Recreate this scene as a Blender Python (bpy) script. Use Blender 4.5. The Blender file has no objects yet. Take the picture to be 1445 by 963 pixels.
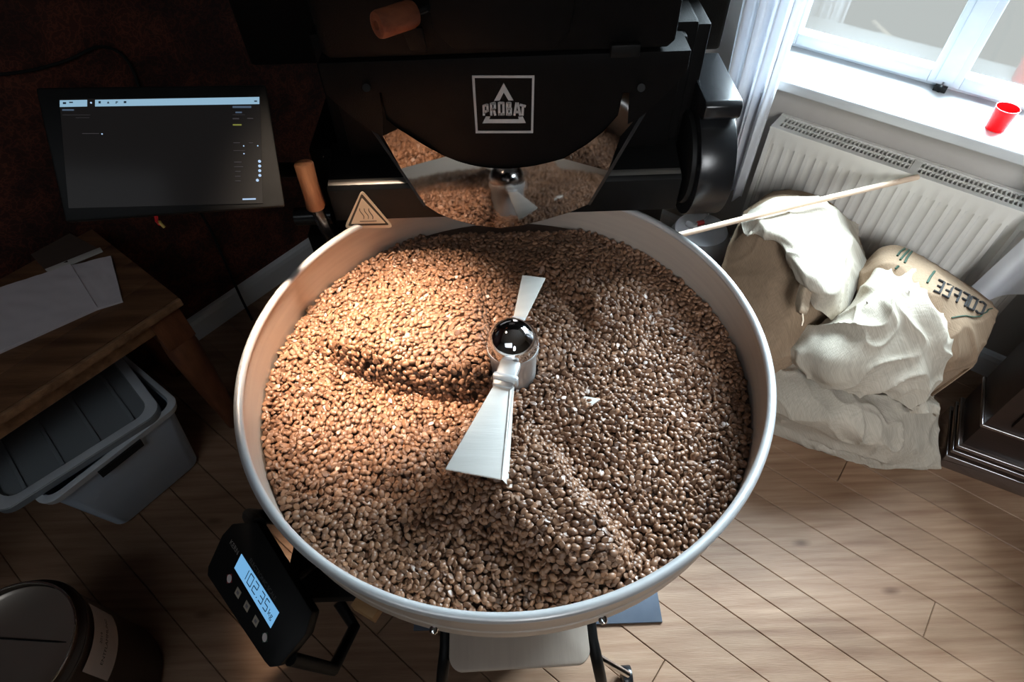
import bpy, bmesh, math, random
import numpy as np
from mathutils import Vector, Matrix
random.seed(7); np.random.seed(7)
PI=math.pi
sc=bpy.context.scene
C=bpy.data.collections.new('scene'); sc.collection.children.link(C)

# ------------------------------------------------------------------ camera
FPX,TH,ROLL=857.63,0.88182382,-0.03456847
CAM=np.array([0.0149,-0.6761,1.6785])
_F=np.array([0,math.cos(TH),-math.sin(TH)]); _R0=np.array([1.,0,0]); _U0=np.cross(_R0,_F)
_R=math.cos(ROLL)*_R0+math.sin(ROLL)*_U0; _U=-math.sin(ROLL)*_R0+math.cos(ROLL)*_U0
cd=bpy.data.cameras.new('camera'); cam=bpy.data.objects.new('camera',cd); C.objects.link(cam)
cd.sensor_width=36; cd.lens=36*FPX/1445; cd.clip_start=.02; cd.clip_end=100
cam.matrix_world=Matrix(((_R[0],_U[0],-_F[0],CAM[0]),(_R[1],_U[1],-_F[1],CAM[1]),(_R[2],_U[2],-_F[2],CAM[2]),(0,0,0,1)))
sc.camera=cam
PH=-0.69837419                      # the room is turned against the roaster
u=np.array([math.cos(PH),math.sin(PH),0]); v=np.array([-math.sin(PH),math.cos(PH),0]); Z=np.array([0,0,1.])
def ray(x,y): return _F+(x-722.5)/FPX*_R-(y-481.5)/FPX*_U
def atz(x,y,z): d=ray(x,y); return CAM+d*(z-CAM[2])/d[2]
def atx(x,y,X): d=ray(x,y); return CAM+d*(X-CAM[0])/d[0]
def aty(x,y,Y): d=ray(x,y); return CAM+d*(Y-CAM[1])/d[1]
def atv(x,y,V): d=ray(x,y); return CAM+d*(V-CAM@v)/(d@v)
def atu(x,y,V): d=ray(x,y); return CAM+d*(V-CAM@u)/(d@u)
def W(a,b,z): return u*a+v*b+Z*z     # room coordinates to world

# ------------------------------------------------------------------ light and exposure
wd=bpy.data.worlds.new('world'); sc.world=wd; wd.use_nodes=True
bg=wd.node_tree.nodes['Background']; bg.inputs[0].default_value=(.93,.97,.96,1); bg.inputs[1].default_value=.63
def sun(name,az,el,energy,angle,col):
    l=bpy.data.lights.new(name,'SUN'); l.energy=energy; l.angle=math.radians(angle); l.color=col
    o=bpy.data.objects.new(name,l); C.objects.link(o)
    a,e=math.radians(az),math.radians(el)
    o.rotation_euler=Vector((math.cos(a)*math.cos(e),math.sin(a)*math.cos(e),math.sin(e))).to_track_quat('Z','Y').to_euler()
sun('daylight',54,46,68.0,60,(.74,.89,1.0))
def area(name,loc,to,energy,sx,sy,spread,col):
    l=bpy.data.lights.new(name,'AREA'); l.shape='RECTANGLE'; l.size=sx; l.size_y=sy; l.energy=energy; l.color=col; l.spread=math.radians(spread)
    o=bpy.data.objects.new(name,l); C.objects.link(o); o.location=loc
    o.rotation_euler=(Vector(loc)-Vector(to)).to_track_quat('Z','Y').to_euler()
area('second_window_light',W(2.0,-1.5,2.2),W(.62,1.45,.45),7.5,.8,1.0,52,(.93,.97,1.0))
area('fill_light',(-.8,-1.6,2.5),(-.8,.3,.4),4.2,1.4,1.0,140,(.86,.93,1.0))  # added fill that lifts the dark left side, no real lamp there
def spot(name,loc,to,energy,size,blend,rad,col):
    l=bpy.data.lights.new(name,'SPOT'); l.energy=energy; l.spot_size=math.radians(size); l.spot_blend=blend; l.shadow_soft_size=rad; l.color=col
    o=bpy.data.objects.new(name,l); C.objects.link(o); o.location=loc
    o.rotation_euler=(Vector(loc)-Vector(to)).to_track_quat('Z','Y').to_euler()
spot('machine_lamp',(-.33,.24,1.62),(-.25,.08,.78),235,41,1.0,.04,(1.0,.80,.62))
sc.view_settings.view_transform='Standard'; sc.view_settings.look='None'; sc.view_settings.gamma=1; sc.view_settings.exposure=0.0
sc.view_settings.use_curve_mapping=False

# ------------------------------------------------------------------ materials
def mat(name,col,rough=.5,metal=0,col2=None,scale=8,bump=0,bscale=60,stretch=None,emit=None,estr=1,spec=.5,coat=0,detail=4,contrast=(.35,.65),aniso=0,rvar=0):
    m=bpy.data.materials.new(name); m.use_nodes=True; n=m.node_tree.nodes; L=m.node_tree.links; p=n['Principled BSDF']
    p.inputs['Base Color'].default_value=(*col,1); p.inputs['Roughness'].default_value=rough; p.inputs['Metallic'].default_value=metal
    p.inputs['Specular IOR Level'].default_value=spec; p.inputs['Coat Weight'].default_value=coat
    tc=n.new('ShaderNodeTexCoord'); mp=n.new('ShaderNodeMapping'); L.new(tc.outputs['Object'],mp.inputs[0])
    if stretch: mp.inputs['Rotation'].default_value=stretch[1]; mp.inputs['Scale'].default_value=stretch[0]
    nz=n.new('ShaderNodeTexNoise'); nz.inputs['Scale'].default_value=scale; nz.inputs['Detail'].default_value=detail; L.new(mp.outputs[0],nz.inputs['Vector'])
    if col2 is None: col2=tuple(c*.8 for c in col)
    r=n.new('ShaderNodeValToRGB'); r.color_ramp.elements[0].position=contrast[0]; r.color_ramp.elements[1].position=contrast[1]
    r.color_ramp.elements[0].color=(*col2,1); r.color_ramp.elements[1].color=(*col,1)
    L.new(nz.outputs[0],r.inputs[0]); L.new(r.outputs[0],p.inputs['Base Color'])
    if bump:
        b=n.new('ShaderNodeBump'); b.inputs['Strength'].default_value=bump; b.inputs['Distance'].default_value=.003
        n2=n.new('ShaderNodeTexNoise'); n2.inputs['Scale'].default_value=bscale; n2.inputs['Detail'].default_value=3; L.new(mp.outputs[0],n2.inputs['Vector'])
        L.new(n2.outputs[0],b.inputs['Height']); L.new(b.outputs[0],p.inputs['Normal'])
    if rvar:
        mr=n.new('ShaderNodeMapRange'); mr.inputs['To Min'].default_value=rough-rvar; mr.inputs['To Max'].default_value=rough+rvar
        L.new(nz.outputs[0],mr.inputs[0]); L.new(mr.outputs[0],p.inputs['Roughness'])
    if emit: p.inputs['Emission Color'].default_value=(*emit,1); p.inputs['Emission Strength'].default_value=estr
    return m
ROTU=(0,0,-PH)   # turns object x on to the room's long axis
def wood(name,a,b,rough=.5,rot=(0,0,0),sc_=(1.2,14,14),scale=3,knots=False,spec=.4,bump=.25,cvar=.0):
    m=mat(name,a,rough,0,b,scale,bump,30,(sc_,rot),spec=spec,contrast=(.3,.7),detail=6)
    n=m.node_tree.nodes; L=m.node_tree.links; p=n['Principled BSDF']
    if cvar:
        oi=n.new('ShaderNodeObjectInfo'); hs=n.new('ShaderNodeHueSaturation'); mr=n.new('ShaderNodeMapRange')
        mr.inputs['To Min'].default_value=1-cvar; mr.inputs['To Max'].default_value=1+cvar
        L.new(oi.outputs['Random'],mr.inputs[0]); L.new(mr.outputs[0],hs.inputs['Value'])
        src=p.inputs['Base Color'].links[0].from_socket
        tc=n.new('ShaderNodeTexCoord'); b2=n.new('ShaderNodeTexNoise'); b2.inputs['Scale'].default_value=2.2; b2.inputs['Detail'].default_value=5
        mp=n.new('ShaderNodeMapping'); mp.inputs['Rotation'].default_value=rot; mp.inputs['Scale'].default_value=(.7,2.5,1); L.new(tc.outputs['Object'],mp.inputs[0]); L.new(mp.outputs[0],b2.inputs['Vector'])
        rp=n.new('ShaderNodeValToRGB'); rp.color_ramp.elements[0].position=.35; rp.color_ramp.elements[1].position=.62
        rp.color_ramp.elements[0].color=(.72,.66,.6,1); rp.color_ramp.elements[1].color=(1.12,1.1,1.08,1)
        mx=n.new('ShaderNodeMix'); mx.data_type='RGBA'; mx.blend_type='MULTIPLY'; mx.inputs[0].default_value=1
        L.new(b2.outputs[0],rp.inputs[0]); L.new(src,mx.inputs[6]); L.new(rp.outputs[0],mx.inputs[7]); L.new(mx.outputs[2],hs.inputs['Color']); L.new(hs.outputs[0],p.inputs['Base Color'])
        # spots and knots
        vo=n.new('ShaderNodeTexVoronoi'); vo.inputs['Scale'].default_value=5; mp2=n.new('ShaderNodeMapping'); mp2.inputs['Rotation'].default_value=rot; mp2.inputs['Scale'].default_value=(.55,1.3,1)
        L.new(tc.outputs['Object'],mp2.inputs[0]); L.new(mp2.outputs[0],vo.inputs['Vector'])
        r3=n.new('ShaderNodeValToRGB'); r3.color_ramp.elements[0].position=.02; r3.color_ramp.elements[1].position=.09; r3.color_ramp.elements[0].color=(.35,.27,.22,1); r3.color_ramp.elements[1].color=(1,1,1,1)
        m3=n.new('ShaderNodeMix'); m3.data_type='RGBA'; m3.blend_type='MULTIPLY'; m3.inputs[0].default_value=.8
        L.new(vo.outputs['Distance'],r3.inputs[0]); L.new(hs.outputs[0],m3.inputs[6]); L.new(r3.outputs[0],m3.inputs[7]); L.new(m3.outputs[2],p.inputs['Base Color'])
    return m
M={}
M['plank']=wood('worn_floorboard',(.39,.255,.17),(.25,.14,.085),.5,ROTU,(1.0,16,1),3.5,spec=.35,cvar=.10,bump=.2)
M['sub']=mat('dark_joint',(.03,.018,.012),.9)
M['plaster']=mat('grey_plaster',(.50,.46,.42),.9,0,(.45,.41,.37),5,.15,90)
M['plaster_dark']=mat('room_plaster',(.30,.27,.24),.9)
M['ceiling']=mat('ceiling_paint',(.40,.385,.365),.9)
M['white']=mat('white_gloss_paint',(.56,.57,.58),.4,0,(.53,.54,.55),12)
M['skirting']=mat('skirting_paint',(.84,.86,.88),.4,0,(.80,.82,.85),12)
M['winpaint']=mat('window_frame_paint',(.62,.68,.74),.4,0,(.56,.62,.69),12)
M['rad']=mat('radiator_enamel',(.72,.69,.64),.4,0,(.66,.63,.58),6)
M['black']=mat('black_powder_coat',(.005,.0045,.0045),.55,0,(.004,.0035,.0035),40,.15,400,spec=.12)
M['blackg']=mat('black_gloss_enamel',(.015,.016,.018),.27,0,(.012,.012,.013),30,.05,100,spec=.6)
M['blackp']=mat('black_plastic',(.008,.008,.008),.5,0,None,30,spec=.2)
M['steel']=mat('brushed_steel',(.70,.60,.51),.5,.4,(.65,.55,.47),6,.12,40,((1,1,18),(0,0,0)))
M['rim']=mat('rim_steel',(.80,.80,.80),.36,.5,(.74,.74,.75),20,.1,60)
M['mirror']=mat('polished_steel',(.22,.20,.19),.05,1,(.19,.175,.165),3)
M['chrome']=mat('chrome',(.85,.85,.86),.05,1,(.8,.8,.82),5)
M['blade']=mat('blade_steel',(.86,.83,.78),.45,.15,(.80,.77,.72),4,.1,30,((1,20,1),(0,0,0)))
M['plate']=mat('foot_plate_steel',(.13,.15,.19),.4,.5,(.11,.13,.17),20)
M['print']=mat('white_print',(.62,.61,.61),.6)
M['sticker']=mat('sticker_base',(.05,.035,.02),.5); M['stickerw']=mat('sticker_print',(.80,.66,.47),.5,0,(.76,.62,.44))
M['handle']=wood('turned_walnut',(.42,.20,.10),(.22,.09,.045),.4,(0,0,0),(14,14,1.5),4)
M['handle2']=wood('red_walnut',(.40,.13,.06),(.2,.06,.03),.45,(0,0,0),(3,14,14),4)
M['table']=wood('table_timber',(.30,.15,.075),(.10,.045,.022),.48,(0,0,-PH),(1.0,10,10),3.2,bump=.3)
M['tableedge']=wood('table_edge_timber',(.48,.27,.14),(.20,.10,.05),.5,(0,0,-PH+PI/2),(1.0,14,9),4,bump=.3)
M['tableleg']=wood('table_leg_timber',(.27,.10,.045),(.12,.042,.02),.45,(0,0,0),(5,5,1.5),5,bump=.3)
M['paper']=mat('white_paper',(.86,.79,.81),.8,0,(.80,.73,.76),3,.25,9)
M['paperd']=mat('brown_paper',(.10,.065,.05),.8,0,(.085,.055,.042),5)
M['cream']=mat('cream_plastic',(.75,.71,.66),.5)
M['tub']=mat('frosted_tub',(.60,.73,.88),.45,0,(.55,.67,.82),4,spec=.4)
M['lid']=mat('frosted_lid',(.28,.31,.33),.4,0,(.25,.28,.30),3)
M['lidedge']=mat('lid_edge_plastic',(.80,.86,.92),.35)
M['bin']=mat('bin_steel',(.16,.13,.115),.28,.85,(.13,.105,.09),4,.05,30)
M['binpol']=mat('bin_inside_steel',(.62,.55,.48),.3,.8,(.40,.35,.30),2)
M['label']=mat('label_paper',(.80,.72,.70),.7); M['ink']=mat('black_ink',(.02,.018,.018),.8); M['greenink']=mat('green_ink',(.03,.07,.045),.8)
M['burlap']=None
M['curtain']=mat('white_muslin',(.82,.82,.84),.85,0,(.77,.77,.80),6,.1,300)
_n=M['curtain'].node_tree.nodes; _l=M['curtain'].node_tree.links; _t=_n.new('ShaderNodeBsdfTranslucent'); _t.inputs[0].default_value=(.80,.82,.86,1); _m=_n.new('ShaderNodeMixShader'); _m.inputs[0].default_value=.45
_l.new(_n['Principled BSDF'].outputs[0],_m.inputs[1]); _l.new(_t.outputs[0],_m.inputs[2]); _l.new(_m.outputs[0],_n['Material Output'].inputs[0])
M['stick']=wood('pale_dowel',(.80,.62,.47),(.70,.52,.38),.55,(0,0,0),(3,3,3),3)
M['red']=mat('red_plastic',(.85,.03,.04),.3); M['redd']=mat('dark_red_plastic',(.35,.02,.02),.4)
M['grey']=mat('grey_hose',(.35,.36,.38),.4); M['jug']=mat('white_plastic',(.78,.80,.84),.4)
M['cab']=wood('dark_cabinet_wood',(.022,.011,.008),(.013,.007,.005),.4,(0,0,0),(3,3,10),4,bump=.1)
M['cabm']=mat('varnished_moulding',(.05,.03,.022),.16,0,None,8,coat=1,spec=.9)
M['ply']=wood('plywood',(.62,.52,.43),(.56,.46,.38),.45,(0,0,0),(14,1,1),5,bump=.1)
M['block']=wood('wood_block',(.55,.33,.15),(.4,.22,.1),.6)
M['rug']=mat('dark_mat_rubber',(.01,.01,.01),.9)
# wallpaper: dark red with a worn ornament
def wallpaper():
    m=mat('red_wallpaper',(.075,.022,.014),.6,0,(.03,.010,.008),9,.2,50,contrast=(.42,.6),detail=8)
    n=m.node_tree.nodes; L=m.node_tree.links; p=n['Principled BSDF']
    vo=n.new('ShaderNodeTexVoronoi'); vo.inputs['Scale'].default_value=14; vo.feature='DISTANCE_TO_EDGE'
    nz=n.new('ShaderNodeTexNoise'); nz.inputs['Scale'].default_value=9; nz.inputs['Detail'].default_value=6
    tc=n.new('ShaderNodeTexCoord'); L.new(tc.outputs['Object'],nz.inputs['Vector']); L.new(nz.outputs['Color'],vo.inputs['Vector'])
    r=n.new('ShaderNodeValToRGB'); r.color_ramp.elements[0].position=.02; r.color_ramp.elements[1].position=.12
    r.color_ramp.elements[0].color=(.16,.06,.035,1); r.color_ramp.elements[1].color=(1,1,1,1); r.color_ramp.elements[0].color=(2.4,2.2,2,1)
    mx=n.new('ShaderNodeMix'); mx.data_type='RGBA'; mx.blend_type='MULTIPLY'; mx.inputs[0].default_value=1
    src=p.inputs['Base Color'].links[0].from_socket
    L.new(vo.outputs['Distance'],r.inputs[0]); L.new(src,mx.inputs[6]); L.new(r.outputs[0],mx.inputs[7]); L.new(mx.outputs[2],p.inputs['Base Color'])
    return m
M['wallpaper']=wallpaper()
def burlap(name,a,b):
    m=mat(name,a,.9,0,b,7,0,detail=5,contrast=(.25,.75),spec=.15)
    n=m.node_tree.nodes; L=m.node_tree.links; p=n['Principled BSDF']; tc=n.new('ShaderNodeTexCoord')
    w=[]
    for sx,sy in ((60,420),(420,60)):
        mp=n.new('ShaderNodeMapping'); mp.inputs['Scale'].default_value=(sx,sy,1); wv=n.new('ShaderNodeTexNoise'); wv.inputs['Scale'].default_value=1; wv.inputs['Detail'].default_value=1
        L.new(tc.outputs['UV'],mp.inputs[0]); L.new(mp.outputs[0],wv.inputs['Vector']); w.append(wv)
    ad=n.new('ShaderNodeMath'); ad.operation='ADD'; L.new(w[0].outputs[0],ad.inputs[0]); L.new(w[1].outputs[0],ad.inputs[1])
    b_=n.new('ShaderNodeBump'); b_.inputs['Strength'].default_value=.5; b_.inputs['Distance'].default_value=.0012
    L.new(ad.outputs[0],b_.inputs['Height']); L.new(b_.outputs[0],p.inputs['Normal'])
    mr=n.new('ShaderNodeMapRange'); mr.inputs['From Min'].default_value=.6; mr.inputs['From Max'].default_value=1.4; mr.inputs['To Min'].default_value=.80; mr.inputs['To Max'].default_value=1.12
    hs=n.new('ShaderNodeHueSaturation'); L.new(ad.outputs[0],mr.inputs[0]); L.new(mr.outputs[0],hs.inputs['Value'])
    src=p.inputs['Base Color'].links[0].from_socket; L.new(src,hs.inputs['Color']); L.new(hs.outputs[0],p.inputs['Base Color'])
    return m
M['burlap']=burlap('burlap',(.46,.36,.26),(.38,.29,.21)); M['burlap2']=burlap('pale_lit_burlap',(.50,.445,.37),(.42,.37,.30)); M['burlapd']=burlap('brown_shaded_burlap',(.32,.225,.15),(.255,.175,.115))
def glass():
    m=bpy.data.materials.new('window_glass'); m.use_nodes=True; n=m.node_tree.nodes; L=m.node_tree.links; n.remove(n['Principled BSDF'])
    t=n.new('ShaderNodeBsdfTransparent'); t.inputs[0].default_value=(.97,.985,.98,1); g=n.new('ShaderNodeBsdfGlossy'); g.inputs['Roughness'].default_value=.02
    mx=n.new('ShaderNodeMixShader'); mx.inputs[0].default_value=.05; L.new(t.outputs[0],mx.inputs[1]); L.new(g.outputs[0],mx.inputs[2]); L.new(mx.outputs[0],n['Material Output'].inputs[0]); return m
M['glass']=glass()
def redtrans():
    m=mat('red_translucent',(.85,.02,.03),.15,0,(.8,.02,.03),5); p=m.node_tree.nodes['Principled BSDF']; p.inputs['Transmission Weight'].default_value=.55; p.inputs['IOR'].default_value=1.2; return m
M['redt']=redtrans()
def beanmat():
    m=bpy.data.materials.new('roasted_bean'); m.use_nodes=True; n=m.node_tree.nodes; L=m.node_tree.links; p=n['Principled BSDF']
    a=n.new('ShaderNodeAttribute'); a.attribute_name='tint'
    r=n.new('ShaderNodeValToRGB'); r.color_ramp.elements[0].color=(.105,.047,.024,1); r.color_ramp.elements[1].color=(.32,.165,.09,1)
    L.new(a.outputs['Fac'],r.inputs[0]); L.new(r.outputs[0],p.inputs['Base Color'])
    p.inputs['Roughness'].default_value=.42; p.inputs['Specular IOR Level'].default_value=.62; p.inputs['Coat Weight'].default_value=.12; p.inputs['Coat Roughness'].default_value=.25
    return m
M['bean']=beanmat()
def screenmat(name,col,s): 
    m=mat(name,(.01,.01,.01),.12,0,(.01,.01,.01),spec=.5,emit=col,estr=s); return m
M['lcd']=screenmat('lit_blue_display',(.20,.50,.85),.85); M['lcddig']=mat('display_digit',(.03,.08,.16),.5)
M['scr']=screenmat('dark_screen',(.010,.009,.009),.7); M['scr'].node_tree.nodes['Principled BSDF'].inputs['Specular IOR Level'].default_value=.08; M['scrbar']=screenmat('screen_bar',(.30,.50,.66),.9); M['scrdim']=screenmat('screen_dim_text',(.08,.12,.18),.8)
M['scry']=screenmat('screen_yellow_text',(.18,.19,.04),1); M['scrdot']=screenmat('screen_dot',(.35,.5,.7),1.2); M['scrgrey']=screenmat('screen_grey_text',(.035,.032,.035),1)

# ------------------------------------------------------------------ helpers
def tag(o,label=None,cat=None,group=None,kind=None):
    if label: o['label']=label
    if cat: o['category']=cat
    if group: o['group']=group
    if kind: o['kind']=kind
    return o
def thing(name,label,cat,loc,group=None):
    o=bpy.data.objects.new(name,None); C.objects.link(o); o.location=[float(t) for t in loc]; o.empty_display_size=.05
    return tag(o,label,cat,group)
def origin(o):
    p=np.zeros(3)
    while o: p=p+np.array(o.location); o=o.parent
    return p
class MB:
    def __init__(s): s.v=[];s.f=[]
    def add(s,vs,fs):
        b=len(s.v); s.v+= [np.array(p,float) for p in vs]; s.f+=[tuple(i+b for i in f) for f in fs]; return s
    def box(s,c,sz,ax=None):
        c=np.array(c,float); ax=ax or (np.array([1.,0,0]),np.array([0,1.,0]),Z)
        vs=[c+ax[0]*sx*sz[0]/2+ax[1]*sy*sz[1]/2+ax[2]*sz_*sz[2]/2 for sx in(-1,1) for sy in(-1,1) for sz_ in(-1,1)]
        return s.add(vs,[(0,1,3,2),(4,6,7,5),(0,4,5,1),(2,3,7,6),(0,2,6,4),(1,5,7,3)])
    def rbox(s,a0,a1,b0,b1,z0,z1): # box in room coordinates
        return s.box(W((a0+a1)/2,(b0+b1)/2,(z0+z1)/2),(a1-a0,b1-b0,z1-z0),(u,v,Z))
    def prism(s,poly,ext):
        ext=np.array(ext,float); n=len(poly); vs=[np.array(p,float) for p in poly]; vs+= [p+ext for p in vs]
        return s.add(vs,[tuple(range(n))[::-1],tuple(range(n,2*n))]+[(i,(i+1)%n,n+(i+1)%n,n+i) for i in range(n)])
    def hexa(s,q0,q1):
        return s.add(list(q0)+list(q1),[(3,2,1,0),(4,5,6,7)]+[(i,(i+1)%4,4+(i+1)%4,4+i) for i in range(4)])
    def tube(s,pts,r,seg=10,closed=False):
        pts=[np.array(p,float) for p in pts]; n=len(pts); rs=r if hasattr(r,'__len__') else [r]*n; base=len(s.v); prev=None
        for i,p in enumerate(pts):
            t=(pts[(i+1)%n] if closed or i<n-1 else p)-(pts[i-1] if closed or i>0 else p); t=t/(np.linalg.norm(t)+1e-12)
            if prev is None: a=np.cross(t,Z); a=a if np.linalg.norm(a)>.05 else np.cross(t,[1.,0,0])
            else: a=prev-t*(prev@t)
            a=a/np.linalg.norm(a); prev=a; b=np.cross(t,a)
            for k in range(seg): q=2*PI*k/seg; s.v.append(p+rs[i]*(math.cos(q)*a+math.sin(q)*b))
        for i in range(n if closed else n-1):
            j=(i+1)%n
            for k in range(seg): s.f.append((base+i*seg+k,base+i*seg+(k+1)%seg,base+j*seg+(k+1)%seg,base+j*seg+k))
        if not closed: s.f.append(tuple(base+k for k in range(seg))[::-1]); s.f.append(tuple(base+(n-1)*seg+k for k in range(seg)))
        return s
    def lathe(s,prof,c,seg=64,axis=None,a0=0,a1=2*PI):
        c=np.array(c,float); ax=axis or (np.array([1.,0,0]),np.array([0,1.,0]),Z); base=len(s.v); full=abs(a1-a0-2*PI)<1e-6; m=seg if full else seg+1
        for k in range(m):
            q=a0+(a1-a0)*k/seg
            for (r,z) in prof: s.v.append(c+r*(math.cos(q)*ax[0]+math.sin(q)*ax[1])+z*ax[2])
        n=len(prof)
        for k in range(seg):
            k2=(k+1)%m
            for i in range(n-1): s.f.append((base+k*n+i,base+k2*n+i,base+k2*n+i+1,base+k*n+i+1))
        return s
    def cyl(s,p0,p1,r,seg=20): return s.tube([p0,p1],r,seg)
    def build(s,name,m,parent=None,smooth=None,bevel=0,bseg=2,weld=False):
        o0=origin(parent) if parent else np.zeros(3)
        me=bpy.data.meshes.new(name); me.from_pydata([tuple(float(t) for t in (p-o0)) for p in s.v],[],s.f); me.materials.append(m)
        bm=bmesh.new(); bm.from_mesh(me)
        if weld: bmesh.ops.remove_doubles(bm,verts=bm.verts,dist=1e-5)
        bmesh.ops.recalc_face_normals(bm,faces=bm.faces)
        if bevel: bmesh.ops.bevel(bm,geom=[e for e in bm.edges if len(e.link_faces)==2 and e.calc_face_angle(0)>.5],offset=bevel,segments=bseg,affect='EDGES',profile=.5,clamp_overlap=True)
        bm.to_mesh(me); bm.free()
        o=bpy.data.objects.new(name,me); C.objects.link(o)
        if parent: o.parent=parent
        if smooth is not None:
            me.polygons.foreach_set('use_smooth',[True]*len(me.polygons))
            try: me.set_sharp_from_angle(angle=math.radians(smooth))
            except Exception: pass
        return o
def struct(o,label=None): o['kind']='structure'; 
def spline(P,n):
    # Catmull-Rom through the rows of P (k,...) sampled n times
    P=np.asarray(P,float); k=len(P); Q=np.concatenate([[2*P[0]-P[1]],P,[2*P[-1]-P[-2]]]); out=[]
    for t in np.linspace(0,k-1-1e-9,n):
        i=int(t); f=t-i; a,b,c,d=Q[i],Q[i+1],Q[i+2],Q[i+3]
        out.append(.5*(2*b+(c-a)*f+(2*a-5*b+4*c-d)*f*f+(3*b-a-3*c+d)*f**3))
    return np.array(out)
def surf(G,nu,nv):   # G rows x cols x 3 -> nu x nv x 3
    A=spline(G,nu); return np.swapaxes(spline(np.swapaxes(A,0,1),nv),0,1)
from mathutils import noise as mn
def fold(p,s,seed): # ridged wrinkle value
    a=mn.noise(Vector((p[0]*s+seed,p[1]*s,p[2]*s*.6+seed))); return 1-abs(a)*2.4
def normals(S):
    du=np.gradient(S,axis=0); dv=np.gradient(S,axis=1); n=np.cross(du,dv); n/=np.linalg.norm(n,axis=2,keepdims=True)+1e-9
    if n[...,2].mean()<0: n=-n
    return n
def grid_faces(nu,nv,b=0,flip=False):
    f=[]
    for i in range(nu-1):
        for j in range(nv-1):
            a=(b+i*nv+j,b+i*nv+j+1,b+(i+1)*nv+j+1,b+(i+1)*nv+j); f.append(a[::-1] if flip else a)
    return f
def text_mesh(name,txt,size,m,parent,fn,extr=0,spacing=1,bold=0,res=3):
    cu=bpy.data.curves.new(name,'FONT'); cu.body=txt; cu.size=size; cu.space_character=spacing; cu.offset=bold; cu.resolution_u=res; cu.align_x='CENTER'; cu.align_y='CENTER'
    o=bpy.data.objects.new(name,cu); C.objects.link(o); bpy.context.view_layer.update()
    me=bpy.data.meshes.new_from_object(o); bpy.data.objects.remove(o)
    o0=origin(parent)
    for vt in me.vertices: vt.co=Vector([float(t) for t in fn(vt.co.x,vt.co.y)-o0])
    me.materials.clear(); me.materials.append(m)
    ob=bpy.data.objects.new(name,me); C.objects.link(ob); ob.parent=parent; return ob

# ================================================================== SETTING
VW=1.41       # window wall
UL=-1.365     # left wall
UR=2.75; VB=-2.4; HC=2.75
sub=MB().rbox(UL-.1,UR+.1,VB-.1,VW+.3,-.08,-.022).build('floor',M['sub']); struct(sub)
# boards
edges=[-.7326,-.835,-.94,-1.04,-1.145,-1.25]; 
e=-1.25
while e>VB: e-=.105; edges.append(e)
e=-.7326
while e<-.13: e+=.1015; edges.append(e)
edges+=[-.022,.0907,.182,.2665,.345,.4236,.5327,.6346,.7147]
e=.7147
while e<VW+.02: e+=.1; edges.append(e)
edges=sorted(set(round(t,4) for t in edges)); ed=[edges[0]]
for t in edges[1:]:
    if t-ed[-1]>.05: ed.append(t)
def plank(a0,a1,b0,b1):
    g=.0007; dz=random.uniform(-.0012,.0006); t=.0016
    p=[W(a0+g,b0+g,dz),W(a1-g,b0+g,dz),W(a1-g,b1-g,dz),W(a0+g,b1-g,dz)]
    top=[W(a0+g+t,b0+g+t,dz),W(a1-g-t,b0+g+t,dz),W(a1-g-t,b1-g-t,dz),W(a0+g+t,b1-g-t,dz)]
    lo=[q-Z*.0016 for q in p]; bot=[q-Z*.021 for q in p]
    mb=MB(); mb.add(top+lo+bot,[(0,1,2,3)]+[(i,4+i,4+(i+1)%4,(i+1)%4) for i in range(4)]+[(4+i,8+i,8+(i+1)%4,4+(i+1)%4) for i in range(4)]+[(11,10,9,8)])
    mb.build('floor_plank',M['plank'],sub)
for i in range(len(ed)-1):
    b0,b1=ed[i],ed[i+1]
    if b1<-1.6: 
        plank(UL,UR,b0,b1); continue
    cut=[UL]; a=UL+random.uniform(1.2,2.6)
    while a<UR-.5: cut.append(a); a+=random.uniform(2.2,3.4)
    if abs(b0-(-.7326))<.001: cut=[UL,-.98,1.4]
    cut.append(UR)
    for j in range(len(cut)-1): plank(cut[j],cut[j+1],b0,b1)
# window wall with an opening
WU0,WU1,WZ0,WZ1=-.12,.835,.785,2.2
mb=MB(); mb.rbox(UL-.1,WU0,VW,VW+.3,-.08,HC); mb.rbox(WU1,UR+.1,VW,VW+.3,-.08,HC); mb.rbox(WU0,WU1,VW,VW+.3,-.08,WZ0-.03); mb.rbox(WU0,WU1,VW,VW+.3,WZ1,HC)
struct(mb.build('wall_window_side',M['plaster']))
struct(MB().rbox(UL-.1,UL,VB,VW,-.08,HC).build('wall_left',M['wallpaper']))
struct(MB().rbox(UR,UR+.1,VB,VW,-.08,HC).build('wall_right',M['plaster_dark']))
struct(MB().rbox(UL-.1,UR+.1,VB-.1,VB,-.08,HC).build('wall_back',M['plaster_dark']))
struct(MB().rbox(UL-.1,UR+.1,VB-.1,VW+.3,HC,HC+.1).build('ceiling',M['ceiling']))
def skirting(name,p,q,d):
    prof=[(0,0),(.018,0),(.018,.07),(.014,.085),(.007,.092),(0,.096)]
    o=MB().prism([p+d*a+Z*b for a,b in prof],q-p).build(name,M['skirting']); struct(o); return o
skirting('baseboard_left',W(UL,-.28,0),W(UL,VW-.02,0),u)
skirting('baseboard_window_side',W(UL+.02,VW,0),W(UR,VW,0),-v)
wf=1.50
sill=MB().rbox(WU0-.05,WU1+.05,1.28,VW,WZ0-.024,WZ0+.006).rbox(WU0,WU1,VW,wf+.09,WZ0-.024,WZ0+.006).build('trim_1',M['white'],None,30,.005,3); struct(sill)
win=MB()
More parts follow.
